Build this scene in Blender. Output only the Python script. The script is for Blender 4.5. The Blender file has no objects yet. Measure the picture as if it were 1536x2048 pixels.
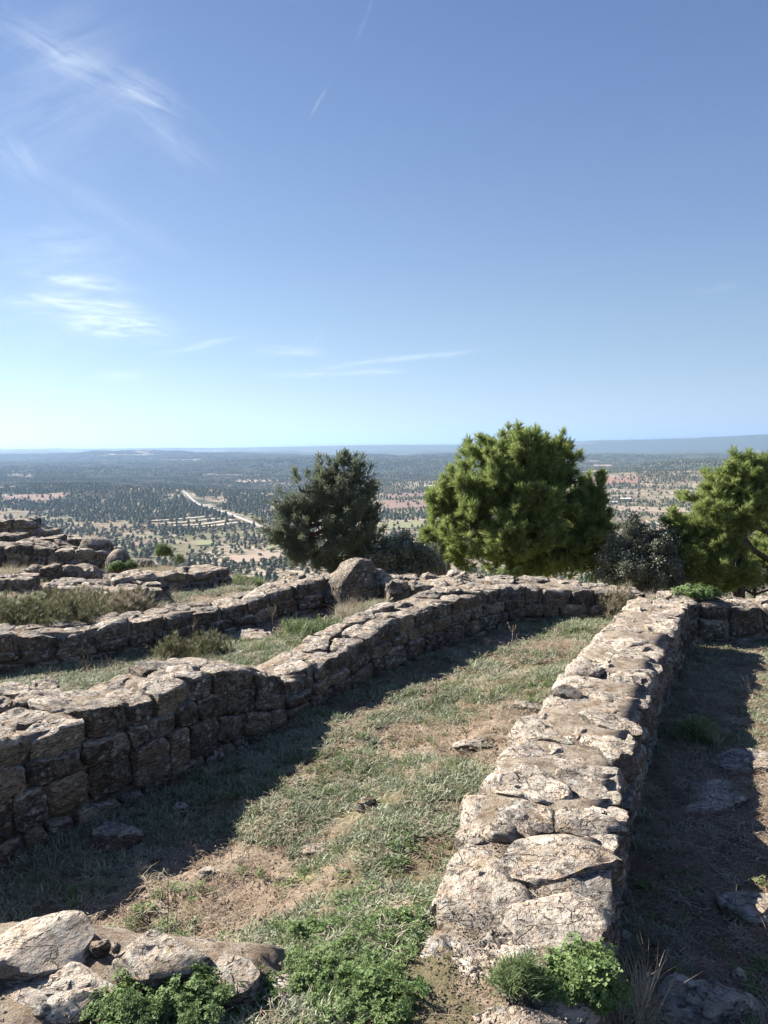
import bpy, math, random
import numpy as np
from math import radians as R_, sin, cos, pi
random.seed(7)
RNG = np.random.default_rng(11)
scene = bpy.context.scene
COL = scene.collection

# ------------------------------------------------------------------ camera
H = 1.65
FPX = 1479.0
PIT = math.atan(131 / FPX)
cd = bpy.data.cameras.new('camera')
cam = bpy.data.objects.new('camera', cd)
COL.objects.link(cam)
cam.location = (0, 0, H)
cam.rotation_euler = (pi / 2 - PIT, 0, 0)
cd.sensor_fit = 'VERTICAL'
cd.sensor_height = 36.0
cd.lens = FPX / 2048 * 36
cd.clip_start = 0.05
cd.clip_end = 120000
scene.camera = cam

# ------------------------------------------------------------------ light
SUN_EL, SUN_AZ = R_(33), R_(-61)       # azimuth measured from +Y towards +X
EXPOSURE = 1.6
scene.view_settings.view_transform = 'Standard'
scene.view_settings.look = 'None'
scene.view_settings.exposure = EXPOSURE
scene.view_settings.gamma = 1
scene.view_settings.use_curve_mapping = False
sd = bpy.data.lights.new('sun', 'SUN')
sd.energy = 5.0
sd.angle = R_(0.5)
sd.color = (1.0, 0.955, 0.88)
sun = bpy.data.objects.new('sun', sd)
COL.objects.link(sun)
sun.rotation_euler = (pi / 2 - SUN_EL, 0, pi - SUN_AZ)
sun.location = (-6, 3, 8)

scene.render.engine = 'CYCLES'
cy = scene.cycles
cy.use_denoising = True
cy.max_bounces = 6
cy.diffuse_bounces = 1
cy.transparent_max_bounces = 6
cy.volume_bounces = 0
cy.sample_clamp_indirect = 6


# ------------------------------------------------------------------ node helper
class NT:
    def __init__(s, tree):
        s.t = tree
        s.t.nodes.clear()

    def n(s, typ, ins=None, **kw):
        nd = s.t.nodes.new(typ)
        for k, v in kw.items():
            setattr(nd, k, v)
        if ins:
            for k, v in ins.items():
                sk = nd.inputs[k]
                if isinstance(v, bpy.types.NodeSocket):
                    s.t.links.new(v, sk)
                else:
                    sk.default_value = v
        return nd

    def m(s, op, a, b=None, c=None, clamp=False):
        nd = s.t.nodes.new('ShaderNodeMath')
        nd.operation = op
        nd.use_clamp = clamp
        for i, v in enumerate((a, b, c)):
            if v is None:
                continue
            if isinstance(v, bpy.types.NodeSocket):
                s.t.links.new(v, nd.inputs[i])
            else:
                nd.inputs[i].default_value = v
        return nd.outputs[0]

    def vm(s, op, a, b=None):
        nd = s.t.nodes.new('ShaderNodeVectorMath')
        nd.operation = op
        for i, v in enumerate((a, b)):
            if v is None:
                continue
            if isinstance(v, bpy.types.NodeSocket):
                s.t.links.new(v, nd.inputs[i])
            else:
                nd.inputs[i].default_value = v
        return nd

    def mix(s, f, a, b, blend='MIX'):
        nd = s.t.nodes.new('ShaderNodeMix')
        nd.data_type = 'RGBA'
        nd.blend_type = blend
        for k, v in ((0, f), (6, a), (7, b)):
            if isinstance(v, bpy.types.NodeSocket):
                s.t.links.new(v, nd.inputs[k])
            else:
                nd.inputs[k].default_value = v if k == 0 else (v if len(v) == 4 else (*v, 1))
        return nd.outputs[2]

    def ramp(s, f, pts):
        nd = s.t.nodes.new('ShaderNodeValToRGB')
        e = nd.color_ramp.elements
        while len(e) < len(pts):
            e.new(0.5)
        for el, (p, c) in zip(e, pts):
            el.position = p
            el.color = (c, c, c, 1) if isinstance(c, (int, float)) else (*c, 1)
        s.t.links.new(f, nd.inputs[0])
        return nd.outputs[0]

    def ss(s, v, a, b):
        nd = s.t.nodes.new('ShaderNodeMapRange')
        nd.interpolation_type = 'SMOOTHSTEP'
        s.t.links.new(v, nd.inputs[0])
        nd.inputs[1].default_value = a
        nd.inputs[2].default_value = b
        return nd.outputs[0]

    def noise(s, vec, scale, detail=4, rough=0.55, dist=0.0):
        nd = s.n('ShaderNodeTexNoise', {'Vector': vec, 'Scale': scale, 'Detail': detail, 'Roughness': rough, 'Distortion': dist})
        return nd.outputs['Fac']


def L(c):
    return (*c, 1)


# ------------------------------------------------------------------ sky
def pix_dir(px, py):
    a = (px - 768) / FPX
    b = (1024 - py) / FPX
    v = np.array([a, cos(PIT) + b * sin(PIT), -sin(PIT) + b * cos(PIT)])
    return v / np.linalg.norm(v)


world = bpy.data.worlds.new('World')
scene.world = world
world.use_nodes = True
w = NT(world.node_tree)
skyt = w.n('ShaderNodeTexSky', sky_type='NISHITA', sun_disc=False)
skyt.sun_elevation = SUN_EL
skyt.sun_rotation = SUN_AZ
skyt.altitude = 500
skyt.air_density = 1.0
skyt.dust_density = 0.12
skyt.ozone_density = 2.0
tc = w.n('ShaderNodeTexCoord')
dirv = tc.outputs['Generated']
elv = w.n('ShaderNodeSeparateXYZ', {0: dirv}).outputs[2]
tint = w.mix(w.ss(elv, 0.0, .50), (.80, .74, .70), (.76, .73, .80))
skycol = w.mix(1.0, skyt.outputs[0], tint, 'MULTIPLY')
# thin cirrus, each wisp by the direction in which it stands: (centre, end, half width, strength, noise scale along)
WISPS = [((20, 60), (250, 190), 26, .34, 9), ((230, 160), (350, 215), 30, .42, 10), ((250, 200), (420, 330), 36, .20, 9), ((110, 100), (180, 135), 18, .25, 12),
         ((0, 270), (60, 350), 26, .22, 8), ((50, 340), (330, 500), 34, .16, 7), ((70, 548), (250, 575), 11, .75, 12),
         ((60, 596), (260, 616), 17, .85, 12), ((130, 640), (330, 655), 24, .95, 14), ((170, 668), (300, 680), 9, .4, 14),
         ((0, 606), (60, 610), 5, .35, 10), ((0, 520), (210, 505), 26, .20, 9), ((0, 480), (170, 470), 18, .16, 9),
         ((330, 706), (470, 676), 7, .5, 14), ((190, 756), (300, 750), 8, .4, 14), ((520, 700), (640, 705), 8, .45, 14),
         ((560, 752), (800, 742), 5, .8, 16), ((640, 738), (930, 703), 6, .6, 14), ((620, 700), (640, 660), 6, .16, 14),
         ((622, 228), (650, 178), 3.2, .24, 20), ((715, 72), (745, 0), 3.4, .24, 20), ((1380, 585), (1480, 570), 8, .10, 10),
         ((40, 780), (240, 800), 22, .16, 8), ((0, 640), (260, 560), 90, .20, 5), ((0, 240), (260, 120), 110, .20, 4)]
cloud = None
for (p0, p1, hw, st, ns) in WISPS:
    a, b = pix_dir(*p0), pix_dir(*p1)
    c = (a + b) / 2
    c /= np.linalg.norm(c)
    u = b - a
    hl = np.linalg.norm(u) / 2 * 1.15
    u /= np.linalg.norm(u)
    v = np.cross(c, u)
    hv = hw / FPX
    du = w.vm('DOT_PRODUCT', dirv, tuple(u)).outputs['Value']
    dv = w.vm('DOT_PRODUCT', dirv, tuple(v)).outputs['Value']
    du = w.m('SUBTRACT', du, float(np.dot(c, u)))
    cmb = w.n('ShaderNodeCombineXYZ', {'X': w.m('MULTIPLY', du, ns * 1.6), 'Y': w.m('MULTIPLY', dv, ns * 9.0), 'Z': float(p0[0] * .37)})
    nz = w.noise(cmb.outputs[0], 1.0, 6, 0.62, 0.5)
    wob = w.m('MULTIPLY', w.m('SUBTRACT', w.noise(cmb.outputs[0], 0.45, 2), 0.5), hv * 2.2)
    dvv = w.m('ADD', dv, wob)
    g = w.m('ADD', w.m('POWER', w.m('ABSOLUTE', w.m('DIVIDE', du, hl)), 2.6), w.m('POWER', w.m('ABSOLUTE', w.m('DIVIDE', dvv, hv)), 2.0))
    e = w.m('EXPONENT', w.m('MULTIPLY', g, -1.3))
    fr = w.m('GREATER_THAN', w.vm('DOT_PRODUCT', dirv, tuple(c)).outputs['Value'], 0.3)
    f = w.m('MULTIPLY', w.m('MULTIPLY', w.m('MULTIPLY', e, st), fr), w.ss(nz, .30, .72))
    cloud = f if cloud is None else w.m('ADD', cloud, f)
cloud = w.m('MINIMUM', w.m('MULTIPLY', cloud, 0.72), 0.8)
gr_ = w.ramp(w.m('MAXIMUM', elv, 0.0), [(0, (3.6, 4.7, 5.1)), (.10, (2.5, 3.7, 4.9)), (.26, (1.5, 2.4, 4.4)), (.40, (.98, 1.7, 3.7)), (.52, (.68, 1.22, 3.1)), (1, (.35, .65, 1.9))])
skycol = w.mix(.55, skycol, gr_)
skyc = w.mix(cloud, skycol, (8.0, 8.4, 8.2))
SKY = 0.050  # with the even haze mixed in below
bg = w.n('ShaderNodeBackground', {'Color': skyc, 'Strength': SKY})
w.n('ShaderNodeOutputWorld', {'Surface': bg.outputs[0]})


# ------------------------------------------------------------------ numpy noise
def _hash(ix, iy, iz, s):
    h = (ix.astype(np.uint32) * np.uint32(374761393) + iy.astype(np.uint32) * np.uint32(668265263) + iz.astype(np.uint32) * np.uint32(2147483647) + np.uint32((s * 974711 + 12345) & 0xffffffff))
    h = (h ^ (h >> np.uint32(13))) * np.uint32(1274126177)
    h = (h ^ (h >> np.uint32(16))) * np.uint32(2246822519)
    h = h ^ (h >> np.uint32(15))
    return h.astype(np.float64) / 4294967295.0


def vnoise(x, y, z=None, s=0):
    x = np.asarray(x, float)
    y = np.asarray(y, float)
    z = np.zeros_like(x) if z is None else np.asarray(z, float)
    fx, fy, fz = np.floor(x), np.floor(y), np.floor(z)
    ix, iy, iz = fx.astype(np.int64), fy.astype(np.int64), fz.astype(np.int64)
    tx, ty, tz = x - fx, y - fy, z - fz
    tx = tx * tx * tx * (tx * (tx * 6 - 15) + 10)
    ty = ty * ty * ty * (ty * (ty * 6 - 15) + 10)
    tz = tz * tz * tz * (tz * (tz * 6 - 15) + 10)
    out = 0
    for dx in (0, 1):
        for dy in (0, 1):
            for dz in (0, 1):
                wgt = (tx if dx else 1 - tx) * (ty if dy else 1 - ty) * (tz if dz else 1 - tz)
                out = out + wgt * _hash(ix + dx, iy + dy, iz + dz, s)
    return out * 2 - 1


def fbm(x, y, z=None, oct=4, s=0, gain=.5):
    a, o, n = 1.0, 0, 0
    for i in range(oct):
        k = 2.03 ** i
        o = o + a * vnoise(x * k + i * 7.3, y * k - i * 3.1, None if z is None else z * k, s + i)
        n += a
        a *= gain
    return o / n


def sst(t):
    t = np.clip(t, 0, 1)
    return t * t * (3 - 2 * t)


# ------------------------------------------------------------------ lines of the ruin (plan, metres)
A_F = [(-2.35, 2.35), (-1.78, 3.25), (-1.27, 4.00), (-0.85, 4.65), (-0.40, 5.35), (0.10, 6.08), (0.60, 6.78), (1.15, 7.50), (1.60, 8.05)]
A_B = [(-2.80, 2.55), (-2.18, 3.55), (-1.62, 4.40), (-1.22, 5.02), (-0.78, 5.62), (-0.30, 6.32), (0.22, 7.05), (0.80, 7.78), (1.25, 8.35)]
_k = [1.07, 1.07, 1.065, 1.05, 1.04, 1.03, 1.015, 1.0, 1.0]
A_F = [(x * k, y * k) for (x, y), k in zip(A_F, _k)]
A_B = [(x * k, y * k) for (x, y), k in zip(A_B, _k)]
R_F = [(0.42, 1.05), (0.64, 2.05), (1.00, 3.00), (1.26, 3.62), (1.64, 4.45), (2.12, 5.47), (3.02, 7.20)]       # right face
R_B = [(-0.02, 1.15), (0.10, 2.25), (0.31, 2.98), (0.57, 3.66), (0.98, 4.45), (1.54, 5.60), (2.58, 7.55)]      # left side
B_F = [(-4.6, 6.1), (-3.34, 6.30), (-2.74, 6.60), (-2.05, 7.20), (-1.50, 7.65), (-0.95, 8.35), (-0.50, 8.72)]
B_B = [(-4.7, 6.55), (-3.55, 6.80), (-3.05, 7.05), (-2.40, 7.55), (-1.75, 8.05), (-1.25, 8.75), (-0.75, 9.10)]


def interp_x(poly, y):
    ys = [p[1] for p in poly]
    xs = [p[0] for p in poly]
    k0 = (xs[1] - xs[0]) / (ys[1] - ys[0])
    k1 = (xs[-1] - xs[-2]) / (ys[-1] - ys[-2])
    r = np.interp(y, ys, xs)
    r = np.where(y < ys[0], xs[0] + (y - ys[0]) * k0, r)
    return np.where(y > ys[-1], xs[-1] + (y - ys[-1]) * k1, r)


def ray_z_on(poly, px, py):
    """height at which the view ray of a photograph point meets the vertical plane over a plan line"""
    d = pix_dir(px, py)
    best = None
    for (x0, y0), (x1, y1) in zip(poly[:-1], poly[1:]):
        den = d[0] * (y1 - y0) - d[1] * (x1 - x0)
        if abs(den) < 1e-9:
            continue
        t = (x0 * (y1 - y0) - y0 * (x1 - x0)) / den
        X, Y = d[0] * t, d[1] * t
        q = ((X - x0) * (x1 - x0) + (Y - y0) * (y1 - y0)) / ((x1 - x0) ** 2 + (y1 - y0) ** 2)
        if t > 0 and -0.02 <= q <= 1.02 and (best is None):
            best = (X, Y, H + d[2] * t)
    return best


def at_z(px, py, z):
    d = pix_dir(px, py)
    t = (z - H) / d[2]
    return (d[0] * t, d[1] * t, z)


def at_y(px, py, y):
    d = pix_dir(px, py)
    t = y / d[1]
    return (d[0] * t, y, H + d[2] * t)


def arclen(poly):
    p = np.array(poly, float)
    return np.concatenate([[0], np.cumsum(np.hypot(*np.diff(p, axis=0).T))])


def s_of(poly, x, y):
    p = np.array(poly, float)
    s = arclen(poly)
    best = (1e9, 0)
    for i in range(len(p) - 1):
        d = p[i + 1] - p[i]
        q = np.clip(np.dot((x, y) - p[i], d) / np.dot(d, d), 0, 1)
        e = np.hypot(*((x, y) - p[i] - q * d))
        if e < best[0]:
            best = (e, s[i] + q * np.hypot(*d))
    return best[1]


def profile(poly, pts):
    """list of (s, z) along the line from photograph points on it"""
    out = []
    for px, py in pts:
        h = ray_z_on(poly, px, py)
        if h:
            out.append((s_of(poly, h[0], h[1]), h[2]))
    out.sort()
    return out


def pf(prof):
    xs = [a for a, b in prof]
    zs = [b for a, b in prof]
    return lambda s: float(np.interp(s, xs, zs))


A_TOP = profile(A_F, [(0, 1479), (60, 1470), (96, 1462), (160, 1442), (237, 1410), (312, 1396), (379, 1356), (452, 1338), (531, 1333), (536, 1348), (577, 1352), (583, 1362), (654, 1319), (700, 1294), (787, 1243), (877, 1208), (940, 1190), (1010, 1173)])
A_TOP = [(-1, A_TOP[0][1])] + A_TOP
A_BASE = profile(A_F, [(0, 1752), (80, 1690), (180, 1640), (270, 1604), (425, 1533), (520, 1483), (625, 1429), (792, 1345), (958, 1275), (1050, 1240)])
print('A_TOP', [(round(a, 2), round(b, 2)) for a, b in A_TOP])
print('A_BASE', [(round(a, 2), round(b, 2)) for a, b in A_BASE])
R_TOP = [(0, -.06), (.8, -.03), (1.1, .02), (1.5, .055), (2.0, .10), (9, .12)]
R_BASE = [(.5, -.36), (5, -.36)]
print('R_BASE', [(round(a, 2), round(b, 2)) for a, b in R_BASE])
B_TOP = profile(B_F, [(0, 1270), (60, 1270), (150, 1266), (233, 1247), (354, 1228), (471, 1210), (583, 1172), (640, 1160)])
B_BASE = profile(B_F, [(0, 1340), (117, 1322), (292, 1310), (458, 1268), (640, 1236)])
print('B_TOP', [(round(a, 2), round(b, 2)) for a, b in B_TOP])
print('B_BASE', [(round(a, 2), round(b, 2)) for a, b in B_BASE])

# control heights of the ground in each zone: (x, y, z)
Z_ROOM = [(-2.1, 3.3, -.44), (-1.5, 4.05, -.42), (-1.0, 4.8, -.38), (-.4, 5.5, -.32), (.2, 6.2, -.29), (.9, 7.2, -.28), (1.5, 7.9, -.28),
          (-1.5, 2.6, -.42), (-.95, 2.8, -.40), (-.6, 2.5, -.20), (-.75, 3.0, -.38), (-.5, 3.4, -.34), (-.3, 4.0, -.28), (-1.0, 3.6, -.42), (0, 4.6, -.27), (.3, 5.2, -.26), (.1, 3.2, -.10), (.35, 3.7, -.10), (.7, 4.4, -.06), (.35, 4.4, -.2), (.9, 5.2, -.08), (1.3, 5.2, .0),
          (1.0, 6.1, -.22), (1.5, 6.3, -.10), (1.5, 7.1, -.24), (2.1, 7.2, -.14), (2.2, 7.8, -.22), (0, 2.3, -.01), (.2, 2.2, .02), (-.2, 1.9, .0), (-.8, 1.9, .02), (.4, 1.7, .02), (0, 1, 0), (-1.5, 1.5, .0), (0, -2, 0), (-2.5, 0, 0), (3, -2, 0)]
Z_COR = [(1.2, 2.9, -.36), (.9, 2.0, -.36), (2.0, 5.0, -.36), (3.4, 7.6, -.36), (1.6, 2.8, -.34), (2.0, 3.4, -.34), (2.2, 4.0, -.34), (2.9, 5.2, -.34), (4.4, 7.5, -.34), (1.4, 1.5, -.34), (4, 4, -.36), (6, 8, -.30), (2, -1, -.3)]
Z_AB = [(-3.4, 6.2, -.33), (-2.6, 6.5, -.33), (-1.6, 7.4, -.30), (-.7, 8.2, -.28), (0, 8.2, -.10), (-2.9, 4.6, -.12), (-2.0, 4.6, -.15), (-1.5, 5.2, -.16), (-.8, 6.4, -.16), (-.1, 7.2, -.1), (.5, 8.2, .0), (-2.2, 5.6, -.25), (-4, 3, 0), (-5, 5, -.2), (1.0, 9.3, -.1), (0, 9.3, -.2)]
Z_BB = [(-4.5, 7.2, -.05), (-3.3, 7.3, -.08), (-2.5, 8.0, -.12), (-1.7, 8.7, -.12), (-1.2, 9.5, -.2), (-4, 9, -.1), (-3, 10, -.2), (-5.5, 10, -.1), (-2, 11, -.35), (-.8, 10.5, -.35), (-1.5, 12, -.5), (-6, 12, -.1), (-4, 12, -.3), (-7, 8, .1), (-8, 10, .25)]


def idw(pts, x, y):
    n = d = 0
    for a, b, c in pts:
        q = 1.0 / ((x - a) ** 2 + (y - b) ** 2 + .02) ** 1.6
        n = n + q * c
        d = d + q
    return n / d


XA_C = [((a[0] + b[0]) / 2, (a[1] + b[1]) / 2) for a, b in zip(A_F, A_B)]
XR_C = [((a[0] * .8 + b[0] * .2), (a[1] * .8 + b[1] * .2)) for a, b in zip(R_F, R_B)]


def site_z(x, y):
    room, cor, ab, bb = (idw(z, x, y) for z in (Z_ROOM, Z_COR, Z_AB, Z_BB))
    xa = interp_x(XA_C, np.clip(y, 2.2, 12))
    xr = interp_x(XR_C, np.clip(y, 0.6, 12))
    z = ab + (room - ab) * sst((x - xa) / .22 + .5)
    z = z + (cor - z) * sst((x - xr) / .12 + .5)
    by = np.interp(x, [p[0] for p in B_F], [p[1] + .22 for p in B_F])
    z = z + (bb - z) * sst((y - by) / .25 + .5) * sst((-.2 - x) / .3)
    rough = fbm(x * 1.7, y * 1.7, oct=3, s=3) * .018 + fbm(x * 9, y * 9, oct=3, s=5) * .007 + np.abs(fbm(x * 26, y * 26, oct=2, s=6)) * .005
    z = z + rough
    return z


def terr_z(x, y):
    r = np.hypot(x, y)
    az = np.arctan2(x, y)
    px = 768 + FPX * np.tan(np.clip(az, -1.2, 1.2))
    r0 = 9.6 + 2.9 * sst((420 - px) / 300 + .6)
    u = np.maximum(r - r0, 0)
    drop = -118 * (1 - np.exp(-(u / 190) ** 1.15)) - .35 * sst(u / 1.5)
    amp = np.interp(r, [12, 60, 400, 1500, 4000, 9000, 14000, 26000], [0, .8, 4, 12, 46, 60, 16, 10])
    n = fbm(x / 900 + 3.3, y / 520, oct=5, s=21)
    z = drop + amp * n
    lift = np.interp(r, [3000, 5000, 8500, 10500, 12500, 14500, 17000, 24000, 33000, 36000, 60000], [0, 8, 26, 55, 0, 0, 0, 0, 0, 0, 0])
    z = z + lift * (r < 10500)
    # far plateau whose rim is the skyline
    rim = np.interp(px, [-2000, 0, 300, 500, 700, 960, 1130, 1150, 1240, 1260, 1300, 1400, 1536, 3500], [898, 897.5, 896, 895, 891, 888.5, 886.5, 883, 881, 880, 880, 877, 872, 868])
    zr = H + (893 - rim) / FPX * 12500 + 7 * fbm(px / 60, px * 0 + 2, oct=3, s=31)
    wr = sst((r - 10200) / 1900) * (1 - sst((r - 13500) / 1500))
    z = z * (1 - wr) + wr * (zr - 10 * (1 - sst((r - 11500) / 700)))
    back = sst((r - 13500) / 1500)
    z = z * (1 - back) + back * (-110)
    far = np.interp(px, [-2000, 0, 60, 130, 170, 330, 400, 500, 570, 700, 960, 1180, 1230, 1400, 1600], [893, 893.5, 891.5, 891, 891.6, 892.8, 896, 891.5, 889, 886.8, 885, 881, 877.5, 873, 870])
    zf = H + (893 - far) / FPX * 36000 + 14 * fbm(px / 16, px * 0, oct=3, s=41)
    wf = np.exp(-((r - 36000) / 2500) ** 2)
    z = z + wf * (zf + 110)
    # hills of the middle distance

    def bump(pxc, D, hx, sx, sy):
        cx = (pxc - 768) / FPX * D
        return hx * np.exp(-((x - cx) / sx) ** 2 - ((y - D) / sy) ** 2)
    z = z + bump(215, 1700, 26, 420, 260) + bump(1330, 2300, 50, 700, 420) + bump(60, 2100, 12, 500, 300) + bump(1500, 3300, 40, 700, 500)
    z = z + bump(560, 4300, 34, 1500, 480) + bump(200, 3300, 20, 900, 380) + bump(1250, 5600, 50, 1500, 500) + bump(300, 6500, 38, 2600, 700)
    # terraced slopes
    st = 3.2
    tz = np.floor(z / st) * st + st * sst((z / st - np.floor(z / st) - .7) / .3)
    wt = sst((r - 500) / 200) * (1 - sst((r - 2600) / 800)) * .8
    return z * (1 - wt) + tz * wt


def full_z(x, y):
    r = np.hypot(x, y)
    px = 768 + FPX * np.tan(np.clip(np.arctan2(x, y), -1.2, 1.2))
    r0 = 9.6 + 2.9 * sst((420 - px) / 300 + .6)
    ws = 1 - sst((r - r0 + .4) / 2.5)
    return np.where(r < 40, ws * site_z(x, y), 0) + (1 - ws) * (terr_z(x, y) - .35) + ws * 0


# polar sheet: fine in front, coarse behind; real heights everywhere
AZ = np.concatenate([np.linspace(-pi, -.78, 90, endpoint=False), np.linspace(-.78, .78, 660), np.linspace(.78, pi, 90, endpoint=False)[1:], [pi]])
RR = np.concatenate([[.25], np.geomspace(.7, 16, 300), np.geomspace(16, 56000, 400)[1:]])
NR1 = 301
GX = RR[:, None] * np.sin(AZ)[None]
GY = RR[:, None] * np.cos(AZ)[None]
GZ = full_z(GX, GY)


def gz(x, y):
    """height of the built ground sheet under (x, y)"""
    x = np.asarray(x, float)
    y = np.asarray(y, float)
    r = np.clip(np.hypot(x, y), .26, 55900)
    a = np.arctan2(x, y)
    i = np.clip(np.searchsorted(RR, r) - 1, 0, len(RR) - 2)
    j = np.clip(np.searchsorted(AZ, a) - 1, 0, len(AZ) - 2)
    u = (r - RR[i]) / (RR[i + 1] - RR[i])
    v = (a - AZ[j]) / (AZ[j + 1] - AZ[j])
    return GZ[i, j] * (1 - u) * (1 - v) + GZ[i + 1, j] * u * (1 - v) + GZ[i, j + 1] * (1 - u) * v + GZ[i + 1, j + 1] * u * v


def hit(px, py, rmin=60):
    """point of the land seen at a photograph point"""
    d = pix_dir(px, py)
    t = np.geomspace(rmin, 50000, 6000)
    z = H + d[2] * t
    g = gz(d[0] * t, d[1] * t)
    k = np.argmax(z < g)
    t = t[k]
    return (d[0] * t, d[1] * t, float(gz(d[0] * t, d[1] * t)))


# ------------------------------------------------------------------ object helpers
def mesh_np(name, V, F, mat=None, smooth=True):
    me = bpy.data.meshes.new(name)
    V = np.asarray(V, np.float32)
    if isinstance(F, np.ndarray):
        k = F.shape[1]
        me.vertices.add(len(V))
        me.vertices.foreach_set('co', V.ravel())
        me.loops.add(F.size)
        me.loops.foreach_set('vertex_index', F.astype(np.int32).ravel())
        me.polygons.add(len(F))
        me.polygons.foreach_set('loop_start', np.arange(0, F.size, k, dtype=np.int32))
        me.polygons.foreach_set('loop_total', np.full(len(F), k, np.int32))
        me.update(calc_edges=True)
    else:
        me.from_pydata([tuple(map(float, v)) for v in V], [], [tuple(map(int, f)) for f in F])
    if smooth:
        me.polygons.foreach_set('use_smooth', np.ones(len(me.polygons), bool))
    if mat:
        for m_ in (mat if isinstance(mat, (list, tuple)) else [mat]):
            me.materials.append(m_)
    return me


def obj(name, me, parent=None, loc=(0, 0, 0), label=None, cat=None, group=None, kind=None):
    o = bpy.data.objects.new(name, me)
    COL.objects.link(o)
    if parent is not None:
        o.parent = parent
        pl = parent['_w']
        o.location = tuple(a - b for a, b in zip(loc, pl))
    else:
        o.location = loc
    if label:
        o['label'] = label
    if cat:
        o['category'] = cat
    if group:
        o['group'] = group
    if kind:
        o['kind'] = kind
    return o


def thing(name, label, cat, loc, group=None):
    o = obj(name, None, None, loc, label, cat, group)
    o['_w'] = tuple(map(float, loc))
    o.empty_display_size = .2
    THINGS.append(o)
    return o


THINGS = []


def mat(name):
    m_ = bpy.data.materials.new(name)
    m_.use_nodes = True
    return m_, NT(m_.node_tree)


def finish(t, col, rough=.9, bump=None, bstr=.5, bdist=.02, spec=.25, trans=None):
    ins = {'Base Color': col, 'Roughness': rough, 'Specular IOR Level': spec}
    if bump is not None:
        bn = t.n('ShaderNodeBump', {'Height': bump, 'Strength': bstr, 'Distance': bdist})
        ins['Normal'] = bn.outputs[0]
    p = t.n('ShaderNodeBsdfPrincipled', ins)
    sh = p.outputs[0]
    if trans:
        tr = t.n('ShaderNodeBsdfTranslucent', {'Color': col})
        mx = t.n('ShaderNodeMixShader', {0: trans, 1: sh, 2: tr.outputs[0]})
        sh = mx.outputs[0]
    t.n('ShaderNodeOutputMaterial', {'Surface': sh})


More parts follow.
